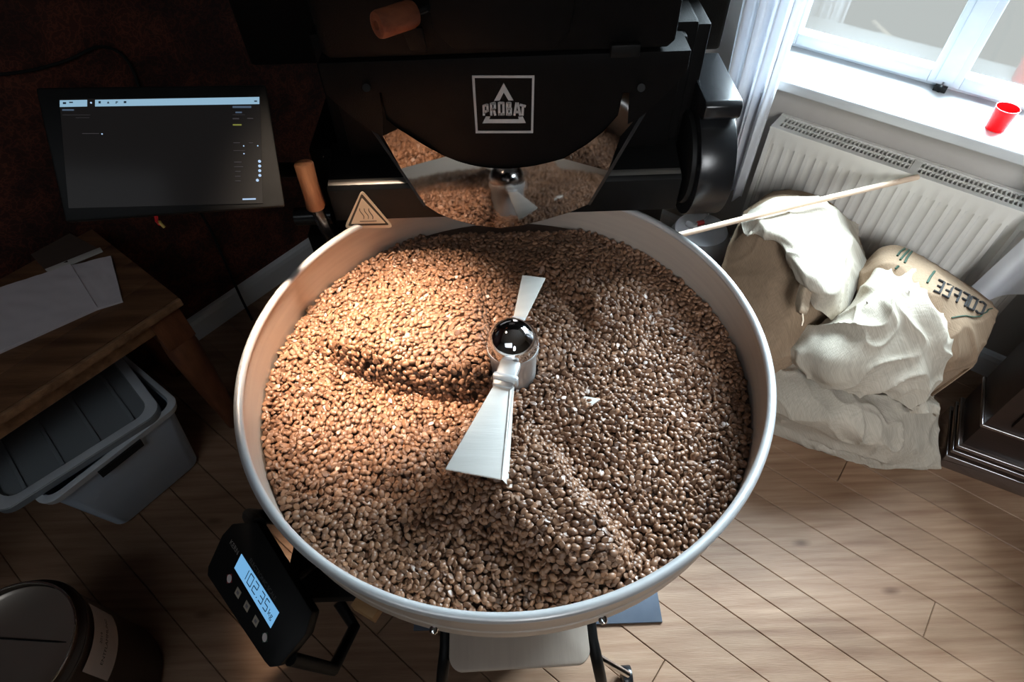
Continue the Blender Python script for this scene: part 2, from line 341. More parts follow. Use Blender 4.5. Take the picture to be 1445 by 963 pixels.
win.rbox(WU0,WU0+.03,wf,wf+.08,WZ0+.006,WZ1); win.rbox(WU1-.03,WU1,wf,wf+.08,WZ0+.006,WZ1); win.rbox(WU0+.03,WU1-.03,wf,wf+.08,WZ0+.006,WZ0+.026); win.rbox(WU0+.03,WU1-.03,wf,wf+.08,WZ1-.03,WZ1)
winf=win.build('window_1',M['winpaint'],None,30,.003); struct(winf)
def sash(a0,a1):
    z0,z1=WZ0+.018,WZ1-.03; w=.040; b0,b1=wf-.014,wf+.034
    s=MB(); s.rbox(a0,a0+w,b0,b1,z0,z1); s.rbox(a1-w,a1,b0,b1,z0,z1); s.rbox(a0+w,a1-w,b0,b1,z0,z0+w-.006); s.rbox(a0+w,a1-w,b0,b1,z1-w,z1)
    s.build('window_sash',M['winpaint'],winf,30,.003)
    MB().rbox(a0+w-.004,a1-w+.004,wf+.012,wf+.016,z0+w-.010,z1-w+.004).build('window_pane',M['glass'],winf)
MC=.3575
sash(WU0+.018,MC-.0015); sash(MC+.0015,WU1-.018)
lat=MB(); lat.rbox(MC-.022,MC+.022,wf-.020,wf-.014,WZ0+.03,WZ1-.06); lat.build('window_cover_strip',M['winpaint'],winf,30,.002)
MB().rbox(MC-.016,MC+.016,wf-.032,wf-.014,WZ0+.007,WZ0+.020).cyl(W(MC,wf-.034,WZ0+.013),W(MC,wf-.014,WZ0+.013),.007,10).build('window_catch',M['blackp'],winf,30,.001)

# ================================================================== RADIATOR
RF=1.30; RZ=.635; RU0,RU1,RB=-.005,.80,.12
rad=thing('radiator','white ribbed panel radiator with a slotted top under the window',"radiator",W((RU0+RU1)/2,RF,0))
mb=MB(); n=int((RU1-RU0-.03)/.0333); pitch=(RU1-RU0-.03)/n
xs=[];ds=[]
for i in range(n):
    b=RU0+.015+i*pitch
    for f,d in ((.0,.007),(.18,.007),(.34,0),(.66,0),(.82,.007)): xs.append(b+f*pitch); ds.append(d)
xs.append(RU1-.015); ds.append(.007)
def fr(z,k): return [W(xx,RF+(d*k),z) for xx,d in zip(xs,ds)]
zz=[(RB,0),(RB+.028,0),(RB+.04,1),(RZ-.058,1),(RZ-.046,0),(RZ-.004,0),(RZ,.0)]
vs=[];m=len(xs)
for z,k in zz: vs+=[W(xx,RF+d*k,z) for xx,d in zip(xs,ds)]
mb.add(vs,grid_faces(len(zz),m))
mb.rbox(RU0,RU0+.015,RF,RF+.014,RB,RZ); mb.rbox(RU1-.015,RU1,RF,RF+.014,RB,RZ); mb.rbox(RU0,RU1,RF+.008,RF+.014,RB,RZ-.002)
mb.build('front_panel',M['rad'],rad,35)
MB().rbox(RU0,RU1,RF+.078,RF+.09,RB,RZ-.004).build('rear_panel',M['rad'],rad,35)
MB().rbox(RU0-.002,RU0+.002,RF+.012,RF+.09,RB,RZ).build('side_cover',M['rad'],rad,35); MB().rbox(RU1-.002,RU1+.002,RF+.012,RF+.09,RB,RZ).build('side_cover',M['rad'],rad,35)
g=MB(); g.rbox(RU0,RU1,RF-.003,RF+.016,RZ-.002,RZ+.006); g.rbox(RU0,RU1,RF+.078,RF+.092,RZ-.002,RZ+.006); g.rbox(RU0,RU1,RF+.044,RF+.050,RZ-.002,RZ+.004)
g.rbox(RU0,RU0+.02,RF+.016,RF+.078,RZ-.002,RZ+.005); g.rbox(.395,.412,RF+.016,RF+.078,RZ-.002,RZ+.005)
x_=RU0+.02
while x_<RU1: g.rbox(x_+.006,x_+.0105,RF+.014,RF+.08,RZ-.004,RZ+.003); x_+=.0115
tag(g.build('top_grille',M['rad'],rad),kind='stuff')
MB().rbox(RU0+.01,RU1-.01,RF+.014,RF+.077,RB+.01,RZ-.03).build('convector_core',M['blackp'],rad)
MB().cyl(W(RU0+.035,RF-.004,.30),W(RU0+.035,RF+.03,.30),.012,12).build('wall_bracket',M['jug'],rad)
MB().cyl(W(.02,RF+.05,0),W(.02,RF+.05,RB+.02),.008,10).build('pipe',M['rad'],rad,40); MB().cyl(W(.75,RF+.05,0),W(.75,RF+.05,RB+.02),.008,10).build('pipe',M['rad'],rad,40)
# ================================================================== CURTAINS
def curtain(label,fn,nu,nv,th=.0015):
    S=np.array([[fn(i/(nu-1),j/(nv-1)) for j in range(nv)] for i in range(nu)]); N=normals(S)
    mb=MB(); mb.add(list(S.reshape(-1,3)),grid_faces(nu,nv)); b=nu*nv
    mb.add(list((S+N*th).reshape(-1,3)),grid_faces(nu,nv,0,True))
    o=mb.build('curtain',M['curtain'],None,80); tag(o,label,'curtain','white curtains at the window'); return o
def cf(s,t):  # s down 0..1, t across
    z=2.28-s*(2.28-.415-.012*math.sin(t*5)); w=.5+.5*s
    a=-.20+.19*t-.012*s*(1-t)+.07*s*s*(1-t)*1.0
    b=1.235+.022*math.sin(t*25+s*1.5)*(.6+.4*s)+.008*math.sin(t*58+s*3)
    return W(a,b,z)
curtain('white muslin curtain hanging in folds between the roaster and the window',cf,60,90)
def cf2(s,t):
    z=2.28-s*(2.28-.40-.10*t+.03*math.sin(t*9)); a=.92-.245*s+.01+t*(.26)
    if s>.93: a-=.0
    b=1.258-.035*s*(1-t)+.016*math.sin(t*17+2+s)*(.5+.5*s)
    return W(a,b,z)
curtain('white curtain end hanging over the right side of the radiator',cf2,60,70)
# ================================================================== CABINET at the right
cz=atz(1323,655,0); ca=math.radians(60.55); d1=np.array([math.cos(ca),math.sin(ca),0]); d2=np.array([math.sin(ca),-math.cos(ca),0])
d1L=.19; d2L=.75; Hc=1.85
cab=thing('cabinet','dark brown wooden cabinet with moulded plinth on the floor beside the sacks','cabinet',cz)
def cb(a0,a1,b0,b1,z0,z1): return MB().box(cz+d1*(a0+a1)/2+d2*(b0+b1)/2+Z*(z0+z1)/2,(a1-a0,b1-b0,z1-z0),(d1,d2,Z))
cb(.012,d1L,.012,d2L,.0,Hc).build('carcass',M['cab'],cab,30,.003)
MB().box(cz+d1*d1L/2+d2*d2L/2+Z*(Hc+.015),(d1L+.03,d2L+.03,.03),(d1,d2,Z)).build('cabinet_top',M['cab'],cab,30,.005)
for z0,z1,o in ((.0,.06,-.006),(.072,.088,-.003),(.098,.112,-.001),(.21,.222,.004)):
    cb(o,d1L,o,d2L,z0,z1).build('plinth_moulding' if z0<.2 else 'moulding',M['cabm'],cab,30,.004,3)
cb(.0,.012,.06,.36,.25,Hc-.05).build('door_panel',M['cab'],cab,30,.004); cb(.0,.012,.39,.69,.25,Hc-.05).build('door_panel',M['cab'],cab,30,.004)
# ================================================================== COFFEE ROASTER
YB=.34
ro=thing('coffee_roaster','large matt black drum coffee roaster behind the round cooling tray','roaster',(0.02,.75,0))
MB().box((.02,.80,.71),(.74,.62,.26)).build('base_cabinet',M['black'],ro,30,.006)
for lx_,ly_ in ((-.31,.53),(.35,.53),(-.31,1.07),(.35,1.07)): MB().box((lx_,ly_,.29),(.06,.06,.58)).build('leg',M['black'],ro,30,.004)
MB().box((.02,.53,.10),(.60,.03,.05)).build('base_rail',M['black'],ro,30,.004)
MB().box((-.38,.62,.77),(.05,.3,.36)).build('side_column',M['black'],ro,30,.006)
MB().box((.02,.72,1.02),(.70,.56,.36)).build('drum_housing',M['black'],ro,30,.008)
MB().box((-.02,.86,1.45),(.98,.55,.75)).build('upper_housing',M['black'],ro,30,.01)
# front beam with a folded top
bm_=MB(); bm_.prism([np.array([-.345,YB,.862]),np.array([-.345,YB,.937]),np.array([-.345,YB+.006,.944]),np.array([-.345,YB+.022,.946]),np.array([-.345,.46,.97]),np.array([-.345,.46,.862])],(.712,0,0))
bm_.build('front_beam',M['blackp'],ro,30,.0015)
MB().prism([np.array([-.343,YB+.001,.938]),np.array([-.343,YB+.012,.9475]),np.array([-.343,YB+.022,.9485]),np.array([-.343,YB+.022,.944]),np.array([-.343,YB+.004,.936])],(.708,0,0)).build('beam_highlight',mat('beam_edge_highlight',(.34,.31,.28),.3,.8),ro,40)  # bright strip paints the highlight along the beam's fold
# drum face plate (logo) and the round front
fp=MB().prism([np.array([x,.415,z]) for x,z in ((-.30,.965),(.345,.965),(.345,1.185),(-.30,1.185))],(0,.05,0)).build('face_plate',M['black'],ro,30,.003)
YD=.345
ca_,cb2,cc_=[aty(*p,YD) for p in ((560,205),(705,238),(866,192))]
def circ(a,b,c):
    A=np.array([[b[0]-a[0],b[2]-a[2]],[c[0]-a[0],c[2]-a[2]]])*2; r=np.array([b[0]**2+b[2]**2-a[0]**2-a[2]**2,c[0]**2+c[2]**2-a[0]**2-a[2]**2]); o=np.linalg.solve(A,r); return o[0],o[1],math.hypot(a[0]-o[0],a[2]-o[1])
cxx,czz,RR=circ(ca_,cb2,cc_); print('DRUM',cxx,czz,RR)
zt=float(aty(720,80,YD)[2]); ang0=math.acos(min(1,(.30)/RR)); pts=[]
for k in range(41):
    q=math.radians(-165+150*k/40); pts.append(np.array([cxx+RR*math.cos(q),YD,czz+RR*math.sin(q)]))
pts=[p for p in pts if p[2]<zt and -.30<p[0]<.345]; pts=[np.array([pts[0][0],YD,zt])]+pts+[np.array([pts[-1][0],YD,zt])]
MB().prism(pts,(0,.075,0)).build('drum_front',M['black'],ro,30,.002)
# upper front door with cut corners, hinges and handle
yd=YD+.004; xl=float(aty(449,60,yd)[0]); xr=float(aty(953,60,yd)[0])
up=[(xl+.012,zt+.004),(xr-.012,zt+.004),(xr,zt+.016),(xr,1.60),(xl,1.60),(xl,zt+.016)]
MB().prism([np.array([x,yd,z]) for x,z in up],(0,.11,0)).build('upper_plate',M['black'],ro,30,.004)
oc=[tuple(aty(x,y,yd-.014)[[0,2]]) for x,y in ((640,70),(780,70),(805,45),(812,5))]+[(float(aty(812,5,yd)[0]),1.55),(float(aty(605,5,yd)[0]),1.55)]+[tuple(aty(x,y,yd-.014)[[0,2]]) for x,y in ((605,5),(612,45))]
dr=MB().prism([np.array([x,yd-.014,z]) for x,z in oc],(0,.016,0)).build('loading_door',M['black'],ro,30,.003)
MB().box(aty(882,70,yd-.008),(.050,.016,.022)).build('hinge',M['blackp'],ro,30,.003)
# upper handle: walnut grip on a bent steel bracket
hp=aty(531,36,.285); hq=aty(580,20,.325)
ax_=(hq-hp)/np.linalg.norm(hq-hp); a1=np.cross(ax_,Z); a1/=np.linalg.norm(a1); a2=np.cross(a1,ax_); Lh=.070
g=MB().lathe([(.007,0),(.014,-.001),(.019,.001),(.0205,.006),(.0205,Lh-.008),(.018,Lh-.001),(0,Lh)],hp,28,(a1,a2,ax_)).lathe([(.007,0),(.007,.02),(0,.02)],hp,28,(a1,a2,ax_))
g.build('upper_handle_grip',M['handle2'],ro,35)
b0=hp+ax_*.05-Z*.018
MB().prism([b0+np.array([-.006,0,0]),b0+np.array([.026,0,0]),b0+np.array([.028,.012,-.045]),b0+np.array([0,.012,-.04])],(0,.006,0)).build('upper_handle_bracket',M['black'],ro,30,.001)
MB().cyl(hp+ax_*(Lh-.002),hp+ax_*(Lh+.05),.007).build('upper_handle_rod',M['blackg'],ro,40)
# chute: folded mirror-steel skirt leaning back against the drum front
TI=math.radians(9.5); cn0=np.array([0,-math.cos(TI),math.sin(TI)]); cp0=np.array([0,.316,.832])
def onC(x,y): d=ray(x,y); return CAM+d*((cp0-CAM)@cn0)/(d@cn0)
up_=[onC(x,y) for x,y in spline(np.array([[629,221],[650,229],[675,235],[705,238],[740,236],[768,231],[795,224]]),17)]
lo_=[onC(x,y) for x,y in spline(np.array([[566,238],[580,262],[601,290],[640,310],[705,322],[770,310],[829,289],[846,266],[858,241]]),17)]
ch=MB(); ch.v=up_+[a*.5+b*.5 for a,b in zip(up_,lo_)]+lo_; ch.f=grid_faces(3,17); o_=-cn0*.003
ch.v+=[p+o_ for p in ch.v]; ch.f+=grid_faces(3,17,51,True)
for r_ in (0,2): ch.f+=[(r_*17+i,r_*17+i+1,51+r_*17+i+1,51+r_*17+i) for i in range(16)]
chute=ch.build('discharge_chute',M['mirror'],ro,30)
def facet(px,ys,name,m=None):
    q=[onC(*p) if y is None else aty(*p,y) for p,y in zip(px,ys)]; MB().prism(q,(0,.004,0)).build(name,m or M['mirror'],ro,30,.0008)
def facets(tris,name):
    mb=MB()
    for px,ys in tris:
        q=[onC(*p) if y is None else aty(*p,y) for p,y in zip(px,ys)]; mb.prism(q,(0,.003,0))
    mb.build(name,M['mirror'],ro,20)
facets([([(566,238),(629,221),(600,206)],[None,None,.338]),([(566,238),(600,206),(562,182),(540,192)],[None,.338,.340,.345]),([(540,192),(562,182),(545,168),(538,131),(511,131),(527,168)],[.345,.340,.342,.343,.362,.352])],'chute_wing')
facets([([(858,241),(795,224),(828,204)],[None,None,.338]),([(858,241),(828,204),(851,186),(876,192)],[None,.338,.340,.343]),([(876,192),(851,186),(872,163),(879,131),(912,131),(893,172)],[.343,.340,.342,.343,.350,.345])],'chute_wing')
for px in (((566,238),(601,290),(598,292),(560,236),(483,125),(487,121)),((858,241),(829,289),(833,290),(864,240),(933,124),(929,120))):
    q=[onC(*px[0]),onC(*px[1]),onC(*px[2]),aty(*px[3],.338),aty(*px[4],.36),aty(*px[5],.36)]; MB().prism([q[1],q[0],q[5],q[4],q[3],q[2]],(0,.003,0)).build('chute_flange',M['blackg'],ro,30)
for x_ in (517,905): MB().cyl(aty(x_,124,.335),aty(x_,124,.352),.007,12).build('wing_screw',M['blackp'],ro,40)
# wheel guard at the right end
gx0,gx1=.388,.458
pr=[(.56,1.085),(.372,1.085),(.362,1.078),(.362,1.055),(.372,1.046)]
for k in range(17):
    q=math.radians(105+150*k/16); pr.append((.425+.122*math.cos(q),.932+.118*math.sin(q)))
pr+=[(.56,.82)]
MB().prism([np.array([gx0,a,b]) for a,b in pr],(gx1-gx0,0,0)).build('drive_guard',M['blackg'],ro,32,.004)
MB().lathe([(0,-.012),(.085,-.012),(.094,-.008),(.096,0)],(gx0-.0,.425,.932),40,(np.array([0,1.,0]),Z,np.array([1.,0,0]))).build('guard_cover_disc',M['blackp'],ro,40)
MB().box((.36,.60,1.05),(.07,.3,.28)).build('side_housing',M['black'],ro,30,.004)
# lever at the left: black rod with a walnut grip
ha=aty(428,230,.33); hb=aty(446,294,.315); hx=(hb-ha)/np.linalg.norm(hb-ha); b1=np.cross(hx,np.array([0,1.,0])); b1/=np.linalg.norm(b1); b2=np.cross(hx,b1); LL=np.linalg.norm(hb-ha)
MB().lathe([(0,0),(.0165,.0),(.0185,.003),(.0175,LL*.5),(.0185,LL-.004),(.0165,LL),(0,LL)],ha,28,(b1,b2,hx)).build('lever_grip',M['handle'],ro,35)
MB().tube([hb-hx*.004,aty(458,320,.325),aty(474,348,.345)],.0125,14).build('lever_rod',M['blackg'],ro,50)
MB().cyl(aty(418,306,.40),aty(470,303,.40),.020,20).build('lever_pivot',M['blackg'],ro,40)
MB().box((-.41,.50,.70),(.10,.12,.08)).build('lever_bracket',M['black'],ro,30,.004)
# printed logo on the drum front
lg=MB(); YL=YD-.0015
def LP(x,y): return aty(640+x/8.757,90+y/8.757,YL)
def poly(pts): lg.prism([LP(*p) for p in pts],(0,.0014,0))
def stroke(a,b,w=32):
    a=np.array(a,float);b=np.array(b,float);t=(b-a)/np.linalg.norm(b-a);nn=np.array([-t[1],t[0]])*w/2; poly([a+nn,a-nn,b-nn,b+nn])
poly([(228,147),(1000,147),(1000,177),(228,177)]); poly([(273,832),(985,832),(983,858),(273,860)]); poly([(228,177),(260,177),(300,832),(273,832)]); poly([(972,177),(1000,177),(984,832),(958,832)])
poly([(620,240),(740,455),(680,455),(620,355)]); poly([(620,240),(620,355),(570,455),(502,460)])
poly([(400,655),(455,655),(440,688),(418,735),(358,738)]); poly([(440,688),(805,688),(820,735),(418,735)]); poly([(800,655),(855,655),(893,733),(820,735),(805,688)])
for L_ in ([(372,512),(376,642)],[(372,522),(420,508)],[(416,500),(422,592)],[(424,580),(376,606)],
           [(464,488),(466,642)],[(464,498),(512,486)],[(508,482),(512,560)],[(512,560),(466,570)],[(494,560),(516,642)],
           [(562,478),(566,640)],[(562,486),(618,486)],[(616,478),(618,638)],[(620,626),(564,626)],
           [(664,478),(664,640)],[(664,488),(704,488)],[(702,480),(700,556)],[(664,556),(706,556)],[(708,548),(708,636)],[(664,628),(712,628)],
           [(778,482),(752,642)],[(792,484),(824,642)],[(764,598),(812,598)],
           [(820,508),(892,530)],[(858,520),(852,642)]): stroke(L_[0],L_[1],28)
lg.build('logo',M['print'],ro)
# warning triangle on the beam
st=MB(); YS=YB-.0035
def SP(x,y): return aty(380+x/4.814,200+y/4.814,YS)
def rtri(c,rad,y):
    out=[]; c=[np.array(p,float) for p in c]
    for i in range(3):
        p=c[i];a=c[i-1]-p;b=c[(i+1)%3]-p;a/=np.linalg.norm(a);b/=np.linalg.norm(b)
        for k in range(5):
            t=k/4; out.append(p+a*rad*(1-t)**2+b*rad*t**2)
    return [SP(*q) for q in out]
O_=[(627,330),(845,585),(508,590)]; I_=[(627,362),(802,560),(545,565)]; J_=[(629,380),(790,552),(556,557)]
sk=MB().prism(rtri(O_,34,0),(0,.003,0)).build('warning_sticker',M['stickerw'],ro)
def lay(poly_,dy): return [p+np.array([0,dy,0]) for p in poly_]
MB().prism(lay(rtri([(627,352),(815,566),(534,572)],14,0),-.0006),(0,.001,0)).build('sticker_border',M['sticker'],sk)
MB().prism(lay(rtri(J_,6,0),-.0012),(0,.001,0)).build('sticker_field',M['stickerw'],sk)
sy=MB()
for xo in (0,31,61):
    sy.tube([SP(x+xo,y)+np.array([0,-.0014,0]) for x,y in ((614,452),(616,468),(626,482),(638,496),(644,508),(642,522))],.00075,6)
sy.tube([SP(616,538)+np.array([0,-.0014,0]),SP(730,536)+np.array([0,-.0014,0])],.0008,6); sy.build('heat_symbol',M['sticker'],sk)

# ================================================================== COOLING TRAY
tr=thing('cooling_tray','round steel cooling tray full of roasted beans','cooling tray',(0.0,0.0,0.0))
MB().lathe([(.4475,.846),(.4475,.742),(.43,.735),(.38,.70),(.0,.70),(.0,.692),(.38,.692),(.432,.728),(.4505,.740),(.4505,.846)],(0,0,0),180).build('tray_wall',M['steel'],tr,40)
rp=[]
for k in range(15): q=2*PI*k/14; rp.append((.4535+.0075*math.cos(q),.846+.0068*math.sin(q)))
MB().lathe(rp,(0,0,0),180).build('rim',M['rim'],tr,60)
MB().lathe([(.4507,.770),(.4525,.768),(.4525,.745),(.4507,.743)],(0,0,0),120).build('lower_band',M['steel'],tr,30)
MB().lathe([(.0,.69),(.375,.69),(.375,.60),(.33,.56),(.0,.56)],(0,.02,0),72).build('fan_housing',M['black'],tr,30)
MB().box((.0,.13,.285),(.52,.54,.56)).build('pedestal',M['black'],tr,30,.006)
fpz=atz(935,878,.008); MB().box((fpz[0]-.32,fpz[1]+.20,.004),(.64,.40,.008)).build('foot_plate',M['plate'],tr,30,.001)
for px_,py_ in ((617,883),(845,869)):
    p=atz(px_,py_,.74); rr=np.hypot(p[0],p[1]); c=p/rr; nrm=np.array([c[0],c[1],0]); q=np.array([p[0]/rr*.4535,p[1]/rr*.4535,.757])
    MB().lathe([(0,.008),(.004,.0075),(.0065,.004),(.0065,-.004)],q,16,(Z,np.cross(nrm,Z),nrm)).build('bolt',M['chrome'],tr,40)
# agitator
hub=MB().lathe([(0,.70),(.040,.70),(.042,.83),(.046,.838),(.046,.848),(.0,.848)],(.016,0,0),48).build('agitator_hub',M['rim'],tr,35)
MB().lathe([(.0445,.846),(.0455,.850)]+[(.0445*math.cos(q),.856+.040*math.sin(q)) for q in np.linspace(0,PI/2,16)],(.016,0,0),48).build('dome_cap',M['chrome'],hub,50)
def arm(tip_l,tip_r,root,z,tilt,w0,name='agitator_blade'):
    # blade: broad plate from the root to the tip edge, folded along one side
    r=np.array([root[0],root[1],z]); L=np.array(tip_l,float); Rr=np.array(tip_r,float); t=(L+Rr)/2-r; t/=np.linalg.norm(t); s=np.cross(t,Z); s/=np.linalg.norm(s)
    if (Rr-L)@s<0: s=-s
    q0=[r-s*w0/2,r+s*w0/2,Rr,L]; th=Z*.004
    o=MB().hexa([p-th for p in q0],q0).build(name,M['blade'],hub,30,.0012)
    return r,t,s
r,t,s=arm(atz(628,662,.845),atz(708,677,.832),(.0,-.085),.852,0,.030)
lp=atz(708,677,.832); MB().hexa([r+s*.011,r+s*.017,lp+s*.010-Z*.018,lp-s*.0],[r+s*.011+Z*.002,r+s*.017+Z*.0,lp+s*.010-Z*.016,lp+Z*.0015]).build('blade_fold',M['blade'],hub)
c0=np.array([.010,-.044,.850]); MB().box((c0+r)/2+t*.004,(.036,np.linalg.norm(r-c0)+.012,.014),(s,t,Z)).build('blade_arm',M['rim'],hub,30,.004)
MB().box(r-t*.006,(.044,.012,.022),(s,t,Z)).build('collar',M['rim'],hub,40,.004)
r2,t2,s2=arm(atz(737,388,.82),atz(770,392,.838),(.026,.055),.842,0,.020)
MB().box(r2-t2*.012,(.026,.05,.012),(s2,t2,Z)).build('blade_arm',M['rim'],hub,30,.003)
tp=atz(848,563,.782); tq=atz(812,588,.768)
r3,t3,s3=arm(tq,tp,(.055,-.035),.750,0,.02)

# ================================================================== MONITOR
def quad3(px,dist):
    # depths that make four image corners (tl,tr,br,bl) one flat parallelogram, scaled to a mean distance
    d=[ray(*p) for p in px]; A=np.stack([d[0],-d[1],d[2],-d[3]],1); w=np.linalg.svd(A)[2][-1]; w=w/w.mean()*dist
    return [CAM+d[i]*w[i] for i in range(4)]
mq=quad3([(64,124),(387,120),(391,291),(78,314)],.99)
mc=sum(mq)/4; mx_=(mq[1]-mq[0]+mq[2]-mq[3]); mx_/=np.linalg.norm(mx_); my_=(mq[0]-mq[3]+mq[1]-mq[2]); my_-=mx_*(mx_@my_); my_/=np.linalg.norm(my_); mz_=np.cross(mx_,my_)
mw=(np.linalg.norm(mq[1]-mq[0])+np.linalg.norm(mq[2]-mq[3]))/2; mh=(np.linalg.norm(mq[0]-mq[3])+np.linalg.norm(mq[1]-mq[2]))/2
print('MON',mw,mh,mc,mz_)
mo=thing('touch_screen','black touch screen with a pale blue menu bar, on an arm left of the roaster','screen',mc)
def mp_(x,y,z): return mc+mx_*x*mw+my_*y*mh+mz_*z
MB().box(mc-mz_*.012,(mw,mh,.024),(mx_,my_,mz_)).build('screen_housing',M['blackp'],mo,30,.004)
def onplane(px,off): # where a line of sight meets the screen plane
    d=ray(*px); p0=mc+mz_*off; return CAM+d*((p0-CAM)@mz_)/(d@mz_)
dp=MB().prism([onplane(p,.0002) for p in ((84,140),(367,137),(371,287),(97,294))],mz_*.0008).build('display',M['scr'],mo)
def sq(name,px,m,off=.0012): return MB().prism([onplane(p,off) for p in px],mz_*.0003).build(name,m,dp)
Z7=4.379
def zq(x0,y0,x1,y1,sk=0): 
    f=lambda x,y:(60+x/Z7,120+y/Z7); return [f(x0,y0),f(x1,y0+sk),f(x1,y1+sk),f(x0,y1)]
sq('menu_button',zq(107,95,276,136,-3),M['scrbar']); sq('menu_bar',[(60+325/Z7,120+92/Z7),(60+1340/Z7,120+74/Z7),(60+1340/Z7,120+118/Z7),(60+325/Z7,120+133/Z7)],M['scrbar'])
ic=MB()
for x0,y0,x1,y1 in ((126,106,146,118),(165,104,188,111),(346,100,360,114),(452,102,466,108),(450,110,460,114),(502,100,518,112),(1308,96,1326,104)): ic.prism([onplane(p,.0017) for p in zq(x0,y0,x1,y1)],mz_*.0002)
ic.prism([onplane((60+a/Z7,120+b/Z7),.0017) for a,b in ((406,100),(414,114),(398,114))],mz_*.0002); tag(ic.build('menu_icons',M['lcddig'],dp),kind='stuff')
tx=MB()
for x0,y0,x1,y1 in ((122,150,194,159),(1192,165,1232,174),(1174,130,1290,142)): tx.prism([onplane(p,.0012) for p in zq(x0,y0,x1,y1)],mz_*.0003)
tag(tx.build('screen_text',M['scrdim'],dp),kind='stuff')
sq('screen_button',zq(1236,702,1318,711,-2),M['scrdot'])
gt=MB()
for x0,y0,x1,y1 in ((122,184,296,186),(205,201,290,203),(1174,183,1252,185),(1175,204,1215,212),(1265,204,1302,210),(1184,474,1230,480),(1184,503,1240,508),(1190,532,1225,537),(1190,562,1225,567),(1190,591,1225,596),(1180,404,1252,408),(245,298,350,302),(1180,355,1220,360),(1275,355,1300,360)): gt.prism([onplane(p,.0012) for p in zq(x0,y0,x1,y1)],mz_*.0003)
tag(gt.build('screen_fine_text',M['scrgrey'],dp),kind='stuff')
sq('yellow_reading',zq(1176,242,1230,251),M['scry'])
dt=MB()
for x,y,r in ((1341,472,9),(1342,501,9),(1342,530,9),(1343,559,9),(1328,589,9),(1243,377,4),(1330,376,4),(1245,425,4),(300,110,5),(368,303,4)):
    c=onplane((60+x/Z7,120+y/Z7),.0012); dt.prism([c+(mx_*math.cos(q)+my_*math.sin(q))*r*.00027 for q in np.linspace(0,2*PI,13)[:-1]],mz_*.0003)
tag(dt.build('screen_switches',M['scrdot'],dp),kind='stuff')
back=mc-mz_*.03; MB().tube([back,back-mz_*.10-Z*.02,np.array([-.44,.50,.88]),np.array([-.40,.52,.86])],.016,12).build('support_arm',M['blackp'],mo,40)
MB().tube([mp_(-.12,-.5,-.012),mp_(-.12,-.54,-.012),mp_(-.105,-.57,-.004)],.003,8).build('cable_end',M['red'],mo,40)
MB().tube([mp_(-.105,-.55,-.006),mp_(-.10,-.565,.0),mp_(-.085,-.60,.0)],.0025,8).build('yellow_wire',mat('yellow_wire',(.6,.45,.1),.5),mo,40)
# ================================================================== LEFT: TABLE, PAPERS
TZ=.58
t0=atz(251,419,TZ); e1=atz(69,512,TZ)-t0; e1/=np.linalg.norm(e1); e1=-v.copy(); e2=np.cross(e1,Z); e2*=np.sign(e2@(atz(148,341,TZ)-t0))
print('TABLE',t0,np.degrees(math.atan2(e1[1],e1[0])),np.degrees(math.atan2(e2[1],e2[0])),'v',np.degrees(math.atan2(v[1],v[0])))
ta=thing('side_table','worn brown wooden table with papers on it under the touch screen','table',t0*[1,1,0])
TL=.95; TW=(t0@u+TL*(e1@u)-UL-.03)/abs(e2@u); print('TW',TW)
for k in range(4):
    w=TW/4; MB().box(t0+e1*TL/2+e2*(w*k+w/2)-Z*.0125,(TL,w-.0008,.025),(e1,e2,Z)).build('tabletop_board',M['table'],ta,30,.0015)
MB().box(t0+e1*TL/2-e2*.006-Z*.012,(TL,.012,.022),(e1,e2,Z)).build('front_lipping',M['tableedge'],ta,30,.003)
MB().box(t0+e1*(TL/2)+e2*.035-Z*.055,(TL-.14,.022,.058),(e1,e2,Z)).build('apron',M['tableedge'],ta,30,.002)
MB().box(t0+e1*.045+e2*TW/2-Z*.055,(.022,TW-.12,.058),(e1,e2,Z)).build('apron',M['tableleg'],ta,30,.002)
MB().box(t0+e1*(TL/2)+e2*(TW-.035)-Z*.055,(TL-.14,.022,.058),(e1,e2,Z)).build('apron',M['tableleg'],ta,30,.002)
for a_,b_ in ((.05,.05),(TL-.05,.05),(.05,TW-.05),(TL-.05,TW-.05)):
    c=t0+e1*a_+e2*b_; lg_=MB().box(np.array([c[0],c[1],TZ-.085]),(.080,.080,.12),(e1,e2,Z)).lathe([(.038,TZ-.145),(.042,TZ-.155),(.044,TZ-.2),(.039,TZ-.32),(.028,.06),(.026,0),(0,0)],(c[0],c[1],0),24)
    lg_.build('leg',M['tableleg'],ta,35,.002)
def sheet(name,px,z,m,lab,cat,th=.0012,wr=.0012,parent=None,group=None):
    q=[atz(a,b,z) for a,b in px]; n=24; mb=MB(); S=np.zeros((n,n,3))
    for i in range(n):
        for j in range(n):
            s_,t_=i/(n-1),j/(n-1); p=(q[0]*(1-s_)+q[1]*s_)*(1-t_)+(q[3]*(1-s_)+q[2]*s_)*t_
            w=wr*(abs(mn.noise(Vector((p[0]*9,p[1]*22,z*7))))+.5*abs(mn.noise(Vector((p[0]*40,p[1]*40,z)))))
            S[i,j]=p+Z*(w+th)
    mb.v=list(S.reshape(-1,3))+list((S*[1,1,0]+[0,0,z]).reshape(-1,3)); mb.f=grid_faces(n,n)+grid_faces(n,n,n*n,True)
    ring=[i*n for i in range(n)]+[(n-1)*n+j for j in range(1,n)]+[i*n+n-1 for i in range(n-2,-1,-1)]+[j for j in range(n-2,0,-1)]
    for k in range(len(ring)): a=ring[k];b=ring[(k+1)%len(ring)]; mb.f.append((a,b,b+n*n,a+n*n))
    o=mb.build(name,m,parent,50)
    return tag(o,lab,cat,group) if lab else o
sheet('brown_paper',[(40,356),(96,328),(140,352),(68,386)],TZ,M['paperd'],'dark brown paper sheet lying at the back of the table behind the white strip','paper',.0008,.001)
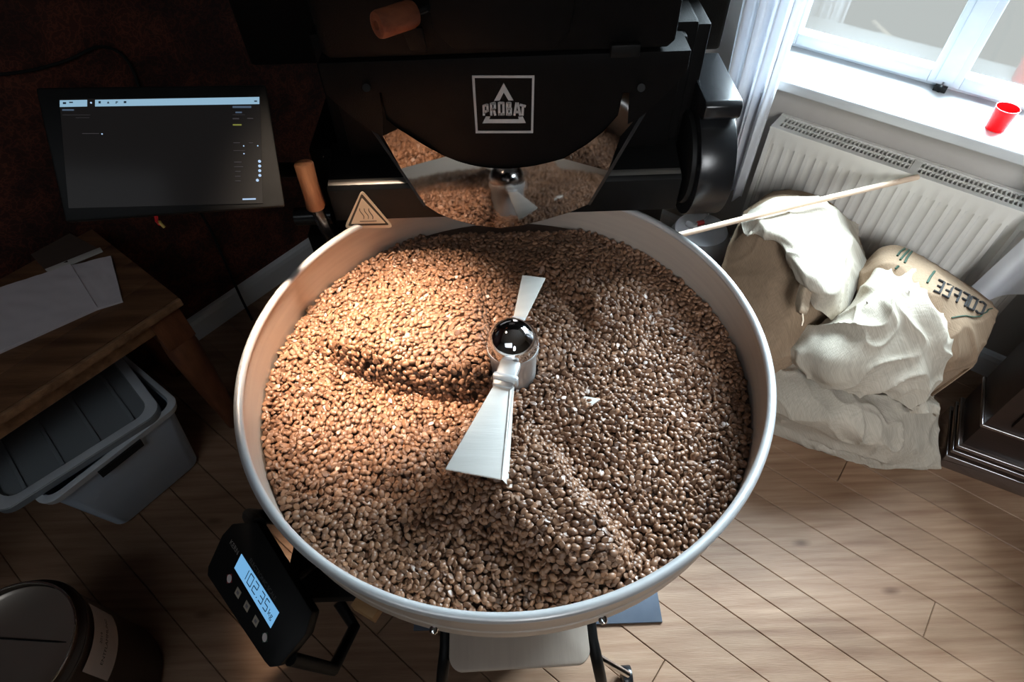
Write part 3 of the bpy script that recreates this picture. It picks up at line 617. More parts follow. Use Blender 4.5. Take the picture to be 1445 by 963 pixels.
pb=sheet('paper_bag',[(-60,430),(102,376),(140,437),(-60,527)],TZ+.0005,M['paper'],'flat white paper bag with folded end on the table','paper bag',.006,.006)
sheet('folded_end',[(101,377),(158,363),(174,427),(138,438)],TZ+.0006,M['paper'],None,None,.004,.004,pb)
sp_=[atz(a,b,TZ+.004) for a,b in ((64,381),(142,350),(146,356),(70,387))]
so=MB().prism(sp_,(0,0,.003)).build('plastic_strip',M['cream'],None,30,.001); tag(so,'narrow cream plastic strip with a small logo lying above the white paper bag','strip')
c=atz(93,370,TZ+.0072); MB().prism([c+np.array([-.006,-.003,0]),c+np.array([.006,-.001,0]),c+np.array([.001,.006,0])],(0,0,.0004)).build('printed_mark',M['sticker'],so)
# ================================================================== STORAGE TUB
def rr(c,a1_,a2_,hx,hy,r,n=6):
    out=[]
    for sx,sy,q0 in ((1,1,0),(-1,1,90),(-1,-1,180),(1,-1,270)):
        for k in range(n+1):
            q=math.radians(q0+90*k/n); out.append(c+a1_*(sx*(hx-r)+r*math.cos(q))+a2_*(sy*(hy-r)+r*math.sin(q)))
    return out
def loft(mb,rings,cap0=True,cap1=True):
    b=len(mb.v); m_=len(rings[0])
    for r in rings: mb.v+=[np.array(p) for p in r]
    for i in range(len(rings)-1):
        for k in range(m_): mb.f.append((b+i*m_+k,b+i*m_+(k+1)%m_,b+(i+1)*m_+(k+1)%m_,b+(i+1)*m_+k))
    if cap0: mb.f.append(tuple(b+k for k in range(m_))[::-1])
    if cap1: mb.f.append(tuple(b+(len(rings)-1)*m_+k for k in range(m_)))
    return mb
HB=.30
A_=atz(66,708,HB); B_=atz(245,570,HB); f1=(B_-A_)/np.linalg.norm(B_-A_); f2=np.cross(Z,f1); f2*=np.sign(-(f2@u)); LB=np.linalg.norm(B_-A_); DB=.34
a0=atz(175,752,0);b0=atz(290,656,0); cb_=(a0+b0)/2+f2*(DB/2-.02); cb_[2]=.002; ct=(A_+B_)/2+f2*DB/2
print('TUB',LB,np.linalg.norm(b0-a0),ct,cb_,'u wall',(ct+f2*DB/2)@u)
tb=thing('storage_tub','frosted grey plastic storage tub with loose lid under the table','tub',cb_*[1,1,0])
lb=np.linalg.norm(b0-a0)
def ring(t,dx=0,r=.035): 
    c=cb_*(1-t)+ct*t; return rr(c,f1,f2,(lb*(1-t)+LB*t)/2+dx,((DB-.07)*(1-t)+DB*t)/2+dx,r)
loft(MB(),[ring(.0,-.006),ring(.03),ring(.94),ring(.96),ring(.96,-.004),ring(.05,-.004)],True,True).build('tub_body',M['tub'],tb,35)
loft(MB(),[ring(.93,.002),ring(.93,.012),ring(1.0,.014),ring(1.01,.010),ring(1.01,-.001),ring(.94,-.002)],False,False).build('tub_rim',M['lidedge'],tb,40,0)
hc=[atz(x,y,z_) for x,y,z_ in ((199,621,.285),(204,629,.262),(143,672,.262),(135,664,.285))]
ff=-f2; off=max((p-ct)@ff for p in hc)
MB().prism([p+ff*(DB/2+.008-((p-ct)@ff)) for p in hc],ff*.010).build('handle_slot',M['rug'],tb,30)
# lid lying across, shifted to the left
lc0=atz(4,726,HB+.02); lc1=atz(226,584,HB+.02); g1=(lc1-lc0)/np.linalg.norm(lc1-lc0); g2=np.cross(Z,g1); g2*=np.sign(-(g2@u)); LL_=np.linalg.norm(lc1-lc0)+.02; DL=.35
lcc=(lc0+lc1)/2+g2*DL/2; lcc[2]=0
def lr(z,d,r=.04): return rr(lcc+Z*z,g1,g2,LL_/2+d,DL/2+d,r)
li=loft(MB(),[lr(.303,-.004),lr(.303,.0),lr(.322,.001),lr(.326,-.003),lr(.326,-.022),lr(.314,-.028)],True,True).build('tub_lid',M['lid'],tb,35)
loft(MB(),[lr(.3265,.0),lr(.3275,-.004),lr(.3275,-.021),lr(.3265,-.024)],False,False).build('lid_edge',M['lidedge'],li,35)
for k in range(4):
    MB().box(lcc+g1*(-LL_/2+.07+k*(LL_-.14)/3)+Z*.3165,(.010,DL-.07,.005),(g1,g2,Z)).build('lid_rib',M['lid'],li,35,.002)
# ================================================================== STEEL CAN lower left
CB=np.array([-1.03,-.36,0])
cn=thing('steel_can','round stainless steel can with a paper label on the floor at the lower left','can',CB)
cr=.138
MB().lathe([(0,.002),(.146,.002),(.150,.008),(.150,.335),(.1515,.338),(.1515,.348),(.146,.352),(cr+.004,.356),(cr+.004,.366),(cr,.368),(cr,.35),(.146,.33),(.146,.02),(0,.02)],CB,90).build('can_body',M['bin'],cn,40)
MB().lathe([(cr-.001,.352),(cr-.008,.346),(.06,.340),(0,.339)],CB,90).build('inner_lid',M['binpol'],cn,40)
MB().tube([CB+np.array([(cr+.002)*math.cos(q),(cr+.002)*math.sin(q),.368]) for q in np.linspace(0,2*PI,91)[:-1]],.0026,8,True).build('can_rim',M['chrome'],cn,60)
MB().tube([CB+np.array([.1512*math.cos(q),.1512*math.sin(q),.343]) for q in np.linspace(0,2*PI,91)[:-1]],.003,8,True).build('lid_band',M['bin'],cn,60)
MB().tube([CB+np.array([.105*math.cos(q)+.02,.105*math.sin(q)-.03,.344]) for q in np.linspace(-1.6,.2,30)],.004,8).build('lid_bead',M['chrome'],cn,60)
MB().tube([CB+np.array([-.132,.045,.343]),CB+np.array([.130,.022,.343])],.0018,6).build('lid_seam',M['blackp'],cn,60)
la0,la1=math.radians(-10),math.radians(46); lm=MB(); n=14
for i in range(n+1):
    q=la0+(la1-la0)*i/n
    for z in (.222,.318): lm.v.append(CB+np.array([.1512*math.cos(q),.1512*math.sin(q),z]))
lm.f=[(2*i,2*i+2,2*i+3,2*i+1) for i in range(n)]
lb_=lm.build('can_label',M['label'],cn,60)
def lf(x,y):
    q=(la0+la1)/2-.02+x/.1512; return CB+np.array([.1518*math.cos(q),.1518*math.sin(q),.268+y])
text_mesh('label_text','ENTFLAMMUNG',.0135,M['ink'],lb_,lf)
text_mesh('label_small_text','2019',.012,M['ink'],lb_,lambda x,y:lf(x,y+.022))

# ================================================================== SCALE INDICATOR
ZS=.60
i0=atz(341,779,ZS); i1=atz(395,868,ZS); g1=(i1-i0)/np.linalg.norm(i1-i0); j0=atz(331,803,ZS)-i0; 
tiltn=np.array([-.10,-.35,1.]); tiltn/=np.linalg.norm(tiltn)
sc0=atz(362,830,ZS)
def onS(x,y,off=0): d=ray(x,y); p0=sc0+tiltn*off; return CAM+d*((p0-CAM)@tiltn)/(d@tiltn)
si=thing('scale_indicator','black weighing scale indicator with a glowing blue display below the tray','scale display',sc0*[1,1,0])
face=[(327,757),(341,741),(375,738),(452,862),(443,893),(408,936),(393,938),(386,930),(307,812),(308,800)]
MB().prism([onS(*p,-.034) for p in face],tiltn*.034).build('indicator_housing',M['blackp'],si,30,.003)
lc=MB().prism([onS(*p,.0) for p in ((341,782),(394,865),(382,887),(331,802))],tiltn*.001).build('lcd',M['lcd'],si)
ld=onS(341,782);lx=onS(394,865)-ld;lyv=onS(331,802)-ld; Lx=np.linalg.norm(lx)
def digit_fn(x,y): return ld+lx*(.54+x)+lyv*(.50-y)+tiltn*.0014
dg=MB()
SEG={'0':'abcdef','1':'bc','2':'abged','3':'abgcd','5':'afgcd','k':'','g':''}
def put(x0,w,h,segs,y0=.16):
    P_={'a':((0,0),(1,0)),'b':((1,0),(1,.5)),'c':((1,.5),(1,1)),'d':((0,1),(1,1)),'e':((0,.5),(0,1)),'f':((0,0),(0,.5)),'g':((0,.5),(1,.5))}
    for s_ in segs:
        (ax0,ay0),(ax1,ay1)=P_[s_]; A0=ld+lx*(x0+ax0*w)+lyv*(y0+ay0*h)+tiltn*.0012; A1=ld+lx*(x0+ax1*w)+lyv*(y0+ay1*h)+tiltn*.0012; dg.tube([A0,A1],.0007,6)
put(.20,.05,.62,'bc'); put(.30,.085,.62,'abcdef'); put(.43,.085,.62,'abged'); put(.60,.075,.62,'abgcd'); put(.72,.075,.62,'afgcd'); dg.box(ld+lx*.555+lyv*.78+tiltn*.0012,(.0016,.0016,.0006))
dg.build('display_digits',M['lcddig'],lc,60)
text_mesh('unit_text','kg',.16,M['lcddig'],lc,lambda x,y:ld+lx*(.885+x*.75)+lyv*(.58-y*3.2)+tiltn*.0014)
lyn=lyv/np.linalg.norm(lyv); lxn=lx/Lx
def onface(px_,off=.0012): return lambda x,y: onS(*px_)+lxn*x-lyn*y+tiltn*off
text_mesh('face_print','ELECTRONIC SCALE',.0095,mat('grey_print',(.10,.10,.10),.7),si,onface((371,818)))
text_mesh('maker_print','KERN',.011,mat('pale_print',(.28,.27,.26),.7),si,onface((331,773)))
for k,(bx,by) in enumerate(((324,817),(336,837),(348.5,856),(361,877),(374,900))):
    c=onS(bx,by); 
    if k in(0,4):
        rg=MB().prism([c+(lxn*math.cos(q)+lyn*math.sin(q))*.0085 for q in (0,PI/2,PI,3*PI/2)],tiltn*.0007).build('key',M['redd'] if k==0 else mat('green_key',(.03,.10,.06),.5),si)
        MB().prism([c+(lxn*math.cos(q)+lyn*math.sin(q))*.0058 for q in np.linspace(0,2*PI,17)[:-1]],tiltn*.0014).build('key_face',M['label'],rg)
    else:
        rg=MB().box(c+tiltn*.0005,(.013,.0115,.0012),(lxn,lyn,tiltn)).build('key',mat('pale_key',(.50,.44,.34),.6),si,30,.0004)
        MB().box(c+tiltn*.0012,(.006,.0045,.0006),(lxn,lyn,tiltn)).build('key_symbol',mat('key_print',(.22,.20,.22),.7),rg)
pb_=onS(385,830,-.03); MB().tube([pb_,pb_-tiltn*.05,np.array([-.36,-.22,.50]),np.array([-.30,-.12,.45])],.011,12).build('indicator_post',M['blackp'],si,40)
MB().tube([onS(365,742,-.02),onS(350,728,-.10),np.array([-.40,-.12,.40])],.014,10).build('mount_arm',M['blackp'],si,40)
MB().tube([onS(410,930,-.02),atz(470,945,.42),atz(500,885,.35),atz(478,850,.38)],.012,10).build('support_frame',M['blackp'],si,40)
# ================================================================== STOOL under the tray
SZ=.46
s0=atz(634,948,SZ); s1=atz(834,936,SZ); g1=(s1-s0)/np.linalg.norm(s1-s0); g2=np.cross(Z,g1); SW=np.linalg.norm(s1-s0); scn=(s0+s1)/2+g2*.11
stl=thing('stool','pale plywood seat of a black framed stool under the front of the tray','stool',scn*[1,1,0])
mb=MB(); base=[];nn=28
seat_r=rr(scn,g1,g2,SW/2,.11,.022,6)
def seatz(p,dz): 
    a=(p-scn)@g1/(SW/2); b=(p-scn)@g2/.11; return p+Z*(dz+.010*a*a)-g2*(.010*(1-a*a) if b<-.5 else 0)
loft(mb,[[seatz(p,-.010) for p in seat_r],[seatz(p,0) for p in seat_r]]); mb.build('seat',M['ply'],stl,35,.003)
for sx in (-1,1):
    x0=g1*(sx*(SW/2+.008))
    MB().tube([scn+x0+g2*.08-Z*.005,scn+x0-g2*.07-Z*.005,scn+x0*1.05-g2*.10-Z*.03,scn+x0*1.15-g2*.12-Z*.12,scn+x0*1.35-g2*.13-Z*(SZ-.012)],.011,12).build('leg',M['blackp'],stl,50)
    MB().tube([scn+x0+g2*.08-Z*.005,scn+x0*1.05+g2*.095-Z*.12,scn+x0*1.1+g2*.10-Z*(SZ-.012)],.011,12).build('leg',M['blackp'],stl,50)
MB().box(scn-g2*.095-Z*.035,(SW*.8,.012,.03),(g1,g2,Z)).build('front_rail',M['block'],stl,30,.002)
w_=atz(884,956,.03); w0=atz(848,930,.12); q_=(w0+atz(835,915,.2))/2
MB().tube([scn+g1*.03-Z*.03,scn+g1*.10-Z*.25,w0,w_+Z*.03],.008,12).build('chrome_leg',M['chrome'],stl,50)
MB().cyl(w_-g1*.012,w_+g1*.012,.026,24).build('caster_wheel',M['blackg'],stl,40,.003)
wbk=atz(519,857,.50); wb=MB().box(wbk,(.050,.030,.030),(np.array([.87,-.5,0]),np.array([.5,.87,0]),Z)).build('wood_block',M['block'],None,30,.002); tag(wb,'small pale wooden block under the tray rim at the lower left','block')
MB().box((-.30,-.12,.44),(.30,.36,.03)).build('shelf_plate',M['rug'],tr,30,.003)

# ================================================================== SACKS
def warp(S,amp,sc_,seed,N=None):
    N=normals(S) if N is None else N; out=S.copy()
    for i in range(S.shape[0]):
        for j in range(S.shape[1]):
            p=S[i,j]; d=0
            w1=mn.noise(Vector((p[0]*5+seed,p[1]*5,p[2]*5)))*.06
            q=(p[0]+w1,p[1]-w1,p[2]+w1)
            d+=max(0,fold(q,sc_,seed))**2*.8+.5*mn.noise(Vector((q[0]*sc_*.8+9,q[1]*sc_*.8,seed)))+max(0,fold(q,sc_*2.1,seed+5))**3*.35
            out[i,j]=p+N[i,j]*amp*(d-.35)
    return out
def sack(name,rows,bot,m,label,amp=.012,sc_=7,seed=1,nu=90,nv=100,inset=.02,puff=.0,gather=None):
    G=np.array([[atz(*p[:2],p[2]) for p in r] for r in rows]); S=surf(G,nu,nv); S=warp(S,amp,sc_,seed)
    ex=np.maximum(0,S@v-1.294); print('CLAMP',name,ex.max()); S=S-ex[...,None]*v
    N=normals(S)
    mb=MB(); mb.v=list(S.reshape(-1,3)); mb.f=grid_faces(nu,nv)
    cen=S.reshape(-1,3).mean(0)
    ring=[i*nv for i in range(nu)]+[(nu-1)*nv+j for j in range(1,nv)]+[i*nv+nv-1 for i in range(nu-2,-1,-1)]+[j for j in range(nv-2,0,-1)]
    R0=np.array([S.reshape(-1,3)[k] for k in ring]); rings=[]
    for t in (.25,.5,.75,1.0):
        r=R0.copy(); zb=bot(R0) if callable(bot) else bot
        r[:,2]=R0[:,2]*(1-t)+zb*t
        out=(R0-cen); out[:,2]=0; out/=np.linalg.norm(out,axis=1,keepdims=True)+1e-9
        r+=out*(puff*math.sin(t*PI)-inset*t)[...,None] if not np.isscalar(puff) else out*(puff*math.sin(t*PI)-inset*t)
        r+=out*np.array([.35*amp*mn.noise(Vector((float(p[0])*14,float(p[1])*14,float(p[2])*14+seed))) for p in r])[:,None]
        ex=np.maximum(0,r@v-1.292); r=r-ex[:,None]*v; rings.append(r)
    b=len(mb.v); m_=len(ring)
    for r in rings: mb.v+=list(r)
    for k in range(m_): mb.f.append((ring[k],ring[(k+1)%m_],b+(k+1)%m_,b+k))
    for i in range(3):
        for k in range(m_): mb.f.append((b+i*m_+k,b+i*m_+(k+1)%m_,b+(i+1)*m_+(k+1)%m_,b+(i+1)*m_+k))
    mb.f.append(tuple(b+3*m_+k for k in range(m_)))
    o=mb.build(name,m,None,70)
    uv=o.data.uv_layers.new(name='UVMap'); co=np.array([vt.co for vt in o.data.vertices]); 
    li_=np.zeros(len(o.data.loops),np.int32); o.data.loops.foreach_get('vertex_index',li_)
    U=np.stack([co[li_,0]+co[li_,2]*.6,co[li_,1]-co[li_,2]*.6],1); uv.data.foreach_set('uv',U.astype(np.float32).ravel())
    tag(o,label,'sack','burlap coffee sacks by the radiator'); return o,S,N
A,SA,NA=sack('burlap_sack',[
 [(1062,292,.38),(1090,272,.46),(1130,271,.48),(1172,284,.45),(1207,312,.36)],
 [(1048,302,.47),(1080,290,.56),(1126,292,.58),(1178,312,.55),(1216,345,.40)],
 [(1035,330,.50),(1066,322,.565),(1112,334,.58),(1168,358,.55),(1215,388,.40)],
 [(1022,365,.47),(1052,368,.50),(1098,384,.52),(1152,402,.51),(1199,425,.38)],
 [(1005,420,.41),(1042,440,.42),(1085,466,.42),(1128,468,.40),(1170,458,.32)],
 [(1000,450,.35),(1040,480,.36),(1082,505,.36),(1125,500,.34),(1165,485,.27)]],0.0,M['burlapd'],'tall upright burlap sack with its open top folded over, beside the tray',.007,6,3)  # shade on this sack's front is put into the browner burlap
# folded-over top of that sack, the light on it put into paler burlap
def cloth(name,rows,m,parent,amp,sc_,seed,nu=70,nv=80,th=.006,label=None):
    G=np.array([[atz(*p[:2],p[2]) for p in r] for r in rows]); S=surf(G,nu,nv); S=warp(S,amp,sc_,seed); N=normals(S)
    mb=MB(); mb.v=list(S.reshape(-1,3))+list((S-N*th).reshape(-1,3)); mb.f=grid_faces(nu,nv)+grid_faces(nu,nv,nu*nv,True)
    ring=[i*nv for i in range(nu)]+[(nu-1)*nv+j for j in range(1,nv)]+[i*nv+nv-1 for i in range(nu-2,-1,-1)]+[j for j in range(nv-2,0,-1)]
    for k in range(len(ring)): a=ring[k];b=ring[(k+1)%len(ring)]; mb.f.append((a,b,b+nu*nv,a+nu*nv))
    o=mb.build(name,m,parent,70); uv=o.data.uv_layers.new(name='UVMap'); co=np.array([vt.co for vt in o.data.vertices]); li_=np.zeros(len(o.data.loops),np.int32); o.data.loops.foreach_get('vertex_index',li_)
    uv.data.foreach_set('uv',np.stack([co[li_,0]+co[li_,2]*.6,co[li_,1]-co[li_,2]*.6],1).astype(np.float32).ravel())
    if label: o['label']=label
    return o,S,N
fl,_,_=cloth('folded_top',[
 [(1056,298,.50),(1085,282,.57),(1130,276,.58),(1176,290,.56),(1210,318,.44)],
 [(1048,316,.555),(1080,305,.60),(1128,305,.61),(1182,322,.585),(1219,358,.43)],
 [(1052,330,.575),(1086,324,.605),(1130,334,.615),(1180,355,.59),(1218,390,.42)],
 [(1075,330,.58),(1104,342,.60),(1138,362,.61),(1176,384,.58),(1210,410,.42)],
 [(1098,338,.58),(1112,360,.595),(1138,388,.60),(1170,405,.57),(1200,428,.41)],
 [(1104,348,.575),(1120,380,.58),(1148,412,.56),(1166,424,.53),(1186,442,.41)],
 [(1110,362,.56),(1130,395,.56),(1146,432,.50),(1160,440,.47),(1172,450,.40)]],M['burlap2'],A,.015,5.5,8,label='folded-over mouth of the sack, coloured pale as lit')
ft,_,_=cloth('turned_flap',[[(1137,378,.585),(1143,379,.585),(1147,381,.585)],[(1128,402,.56),(1137,406,.57),(1146,408,.56)],[(1121,428,.53),(1130,436,.54),(1140,440,.53)],[(1124,440,.51),(1132,446,.52),(1138,444,.51)]],M['burlap'],A,.004,20,2,20,14,.004)
MB().tube([atz(1132,443,.53),atz(1133,452,.52),atz(1131,460,.51)],.0025,6).build('loose_thread',M['stick'],A,60)
Cs,SC_,NC_=sack('burlap_sack',[
 [(1062,480,.22),(1120,495,.26),(1200,520,.27),(1270,548,.25),(1318,556,.17)],
 [(1066,515,.26),(1130,535,.30),(1200,562,.29),(1264,582,.25),(1321,572,.17)],
 [(1070,550,.24),(1135,575,.27),(1200,597,.26),(1262,614,.21),(1322,600,.12)],
 [(1075,580,.16),(1140,602,.19),(1202,624,.18),(1264,640,.13),(1322,632,.07)],
 [(1080,598,.05),(1145,618,.055),(1205,641,.05),(1266,655,.035),(1325,658,.02)]],0.0,M['burlap2'],'lowest pale burlap sack lying on the floorboards, its gathered end towards the cabinet',.022,6,13,puff=.02)
D,SD,ND=sack('burlap_sack',[
 [(1218,376,.42),(1244,350,.49),(1284,352,.50),(1340,384,.47),(1402,425,.42)],
 [(1216,392,.46),(1250,372,.53),(1300,384,.545),(1348,410,.515),(1408,442,.43)],
 [(1228,430,.44),(1270,420,.50),(1318,430,.525),(1354,450,.49),(1398,475,.40)],
 [(1245,470,.34),(1285,480,.40),(1322,495,.43),(1350,505,.42),(1378,508,.36)],
 [(1262,500,.26),(1292,520,.30),(1320,530,.33),(1342,530,.33),(1362,522,.30)]],0.02,M['burlapd'],'brown burlap sack printed with COFFEE, leaning behind the pale sacks below the radiator',.008,7,21,inset=.05)
Bs,SB_,NB_=cloth('burlap_sack',[
 [(1222,396,.47),(1240,379,.51),(1268,378,.53),(1298,392,.53),(1322,420,.47)],
 [(1192,432,.43),(1224,424,.525),(1264,424,.55),(1306,436,.54),(1341,464,.46)],
 [(1150,458,.39),(1196,464,.47),(1244,470,.50),(1296,480,.49),(1337,505,.42)],
 [(1110,466,.36),(1158,498,.42),(1214,513,.44),(1272,526,.42),(1326,540,.36)],
 [(1091,470,.33),(1124,508,.36),(1182,534,.385),(1246,548,.37),(1306,560,.33)],
 [(1091,480,.30),(1128,522,.31),(1186,548,.33),(1252,562,.30),(1285,578,.29)]],M['burlap2'],None,.026,6.5,31,100,110,.07)
tag(Bs,'half-empty crumpled pale burlap sack draped on top of the lying sack','sack','burlap coffee sacks by the radiator')
# mouth of the lowest sack, crumpled upwards
mt,_,_=cloth('sack_mouth',[[(1282,566,.26),(1297,558,.27),(1310,557,.27),(1321,566,.25)],[(1282,576,.27),(1298,570,.29),(1312,566,.29),(1322,576,.26)],[(1284,584,.25),(1300,584,.27),(1314,582,.26),(1323,590,.22)]],M['burlap2'],Cs,.010,18,5,24,30,.010)
# printing on the brown sack
def onD(s_,t_,off=.0025):
    i=min(max(s_,0),1)*(SD.shape[0]-1.001); j=min(max(t_,0),1)*(SD.shape[1]-1.001); a,b=int(i),int(j); fi,fj=i-a,j-b
    L_=lambda Q:(Q[a,b]*(1-fi)+Q[a+1,b]*fi)*(1-fj)+(Q[a,b+1]*(1-fi)+Q[a+1,b+1]*fi)*fj
    return L_(SD)+L_(ND)*off
def nearD(px_,py_):
    d=ray(px_,py_); d=d/np.linalg.norm(d); Q=SD.reshape(-1,3)-CAM; pr=np.linalg.norm(Q-(Q@d)[:,None]*d,axis=1); k=int(pr.argmin()); return k//SD.shape[1]/(SD.shape[0]-1),k%SD.shape[1]/(SD.shape[1]-1)
def ptD(x,y,off=.003):
    d=ray(x,y); dn=d/np.linalg.norm(d); Q=SD.reshape(-1,3)-CAM; al=Q@dn; pr=np.linalg.norm(Q-al[:,None]*dn,axis=1); c=np.where(pr<.012)[0]
    if len(c)==0: c=[int(pr.argmin())]
    wt=1/(pr[c]+.001)**2; wt/=wt.sum(); P0=(SD.reshape(-1,3)[c]*wt[:,None]).sum(0); N0=(ND.reshape(-1,3)[c]*wt[:,None]).sum(0); N0/=np.linalg.norm(N0)
    return CAM+dn*((P0-CAM)@N0)/(dn@N0)+N0*off
def letter_fn(x,y): # text runs right to left and upside down as seen from here
    px_=1347-x*1.0+y*.25; py_=418-x*.52-y*1.0
    return ptD(px_,py_)
wr=MB()
GL={'C':[[(1,.1),(.6,0),(0,.1),(0,.9),(.6,1),(1,.9)]],'O':[[(0,0),(1,0),(1,1),(0,1),(0,0)]],'F':[[(0,1),(0,0)],[(0,1),(1,1)],[(0,.5),(.8,.5)]],'E':[[(1,0),(0,0),(0,1),(1,1)],[(0,.5),(.8,.5)]]}
xx=0
for k,chh in enumerate('COFFEE'):
    for pl in GL[chh]:
        pts_=[]
        for i_ in range(len(pl)-1):
            for t_ in np.linspace(0,1,4)[:-1]:
                gx=pl[i_][0]*(1-t_)+pl[i_+1][0]*t_; gy=pl[i_][1]*(1-t_)+pl[i_+1][1]*t_; pts_.append((gx,gy))
        pts_.append(pl[-1]); P_=[]
        for gx,gy in pts_:
            s_=k*12.6+gx*8.8   # along the word, from its first letter at the right
            P_.append(ptD(1387-s_*.93+(gy-.5)*7,437-s_*.47-(gy-.5)*15,.0022))
        wr.tube(P_,.0031,6)
wr.build('lettering',M['ink'],D,60)
MB().tube([ptD(x,y,.002) for x,y in ((1342,449),(1352,447),(1362,446),(1372,448),(1382,447),(1386,443),(1391,441),(1394,437),(1399,436))],.0018,6).build('printed_outline',M['greenink'],D,60)
gk=MB()
for pl in (((1266,362),(1270,356),(1276,352)),((1270,368),(1276,360),(1282,354)),((1276,372),(1280,364),(1286,356)),((1264,380),(1268,376)),((1308,400),(1312,392),(1318,384))): gk.tube([ptD(x,y,.002) for x,y in pl],.003,6)
gk.build('printed_marks',M['greenink'],D,60)
# ================================================================== STICK, JUG, CUP, CABLES
tp0=atv(1295,250,1.292); tp1=atz(950,334,.60); sk=MB().tube([tp1,tp1*.5+tp0*.5+Z*.004,tp0],[.0075,.0080,.0078],16).build('wooden_stick',M['stick'],None,50,0)
tag(sk,'long pale wooden stick leaning on the radiator above the sacks','stick')
jc=atz(990,322,.28); jc[2]=0
jg=thing('white_jug','white plastic jug with a red tap on the floor behind the tray','jug',jc)
MB().lathe([(0,0),(.10,0),(.105,.01),(.105,.24),(.09,.275),(.05,.29),(0,.29)],jc,40).build('jug_body',M['jug'],jg,40)
r0=atz(984,316,.33); MB().cyl(r0,r0+np.array([.022,.004,.004]),.0085,16).build('red_tap',M['redd'],jg,40)
MB().tube([atz(1002,292,.33),atz(999,305,.33),atz(992,314,.33),atz(982,316,.33)],.004,8).build('grey_hose',M['grey'],jg,60)
MB().cyl(atz(984,316,.33)-Z*.02,atz(972,312,.31)-Z*.01,.012,14).build('tap_neck',M['jug'],jg,40)
# paper behind: crumpled bag on the floor
cp=thing('red_cup','translucent red plastic cup standing on the white window sill','cup',atz(1404,181,WZ0+.007))
cbse=atz(1404,181,WZ0+.007)
MB().lathe([(0,0),(.0225,0),(.0235,.002),(.0275,.056),(.028,.057),(.0262,.057),(.0222,.003),(0,.003)],cbse,40).build('cup_wall',M['redt'],cp,40)
def cable(name,pts,r,lab,m=None): o=MB().tube(spline(np.array(pts),40),r,8).build(name,m or M['rug'],None,60); return tag(o,lab,'cable')
wl=UL+.006
cable('wall_cable',[atu(-20,107,wl),atu(40,100,wl),atu(95,85,wl),atu(140,66,wl),atu(175,80,wl),atu(196,125,wl),atu(200,200,wl)],.004,'black cable looping across the dark wall above the touch screen')
cable('floor_cable',[atz(283,300,.5),atz(300,330,.35),atz(322,380,.2),atz(340,420,.1),atz(356,452,.01)],.0045,'thin black cable hanging past the white baseboard left of the tray')
mf=atz(372,378,.03); ft_=MB().box(mf,(.10,.09,.05)).build('machine_foot',M['blackg'],ro,30,.008)
# ------------------------------------------------------------------ beans
def seg_d(px_,py_,pl):
    # signed distance to a polyline (in px,py arrays) and fraction along it
    best=np.full(px_.shape,1e9); sg=np.zeros_like(px_); fr_=np.zeros_like(px_); n=len(pl)-1
    for i in range(n):
        a=pl[i][:2];b=pl[i+1][:2]; d=b-a; L=np.hypot(*d); tt=np.clip(((px_-a[0])*d[0]+(py_-a[1])*d[1])/L**2,0,1)
        qx=px_-(a[0]+tt*d[0]); qy=py_-(a[1]+tt*d[1]); dd=np.hypot(qx,qy); side=np.sign(d[0]*qy-d[1]*qx); m_=dd<best
        best=np.where(m_,dd,best); sg=np.where(m_,side,sg); fr_=np.where(m_,(i+tt)/n,fr_)
    return best*sg,fr_
crests=[([(425,450),(490,495),(560,528),(635,540),(705,532)],.052,.030,.22),
        ([(905,850),(850,770),(790,690),(735,610)],.040,.040,.16),
        ([(735,365),(790,385),(835,420),(858,470)],.024,.03,.14),
        ([(470,610),(580,665),(690,715),(800,790),(850,850)],.016,.05,.10)]
CR=[]
for pl,A,ws,wl in crests: CR.append(([atz(a,b,.775) for a,b in pl],A,ws,wl))
def sm(t): t=np.clip(t,0,1); return t*t*(3-2*t)
def H(x,y):
    r=np.hypot(x,y); h=.756+.012*(1-np.clip(r/.44,0,1)**2)+0*x
    for i,(pl,A,ws,wl) in enumerate(CR):
        d,f=seg_d(x,y,pl)
        up=d if i!=1 else d
        env=sm(f*4)*sm((1-f)*5) if i!=0 else sm(f*2.5)*sm((1-f)*12)
        hh=np.where(up>0,np.exp(-(up/wl)**2),sm(1+up/ws)*1.0-.28*np.exp(-((up+ws*1.3)/(ws*.9))**2))
        h=h+A*env*hh*sm((.447-r)/.08)
    h=h+.0045*np.sin(x*31+3*np.sin(y*17))*np.cos(y*27+2*np.sin(x*13))*sm((.44-r)/.1)
    return h
def flow(x,y): # direction of travel round the hub
    return math.atan2(x,-y)
seg,rings=10,6
bv=[];bf=[]
bv.append((-.5,0,0))
for i in range(1,rings):
    th_=PI*i/rings; X=-math.cos(th_)*.5; rr=math.sin(th_)**.85
    for k in range(seg):
        q=2*PI*k/seg+PI/2; yy=math.cos(q)*.36*rr; zz_=math.sin(q)
        zz_=zz_*.34*rr if zz_>0 else zz_*.13*rr
        if abs(math.cos(q))<.1 and math.sin(q)<0: zz_+=.115*rr; 
        bv.append((X,yy*1.06,zz_))
bv.append((.5,0,0)); nb=len(bv); bv=np.array(bv)
for k in range(seg): bf.append((0,1+(k+1)%seg,1+k))
for i in range(rings-2):
    for k in range(seg): a=1+i*seg+k; b=1+i*seg+(k+1)%seg; c=b+seg; d=a+seg; bf+= [(a,b,c),(a,c,d)]
for k in range(seg): a=1+(rings-2)*seg; bf.append((a+k,a+(k+1)%seg,nb-1))
bf=np.array(bf)
pos=[]
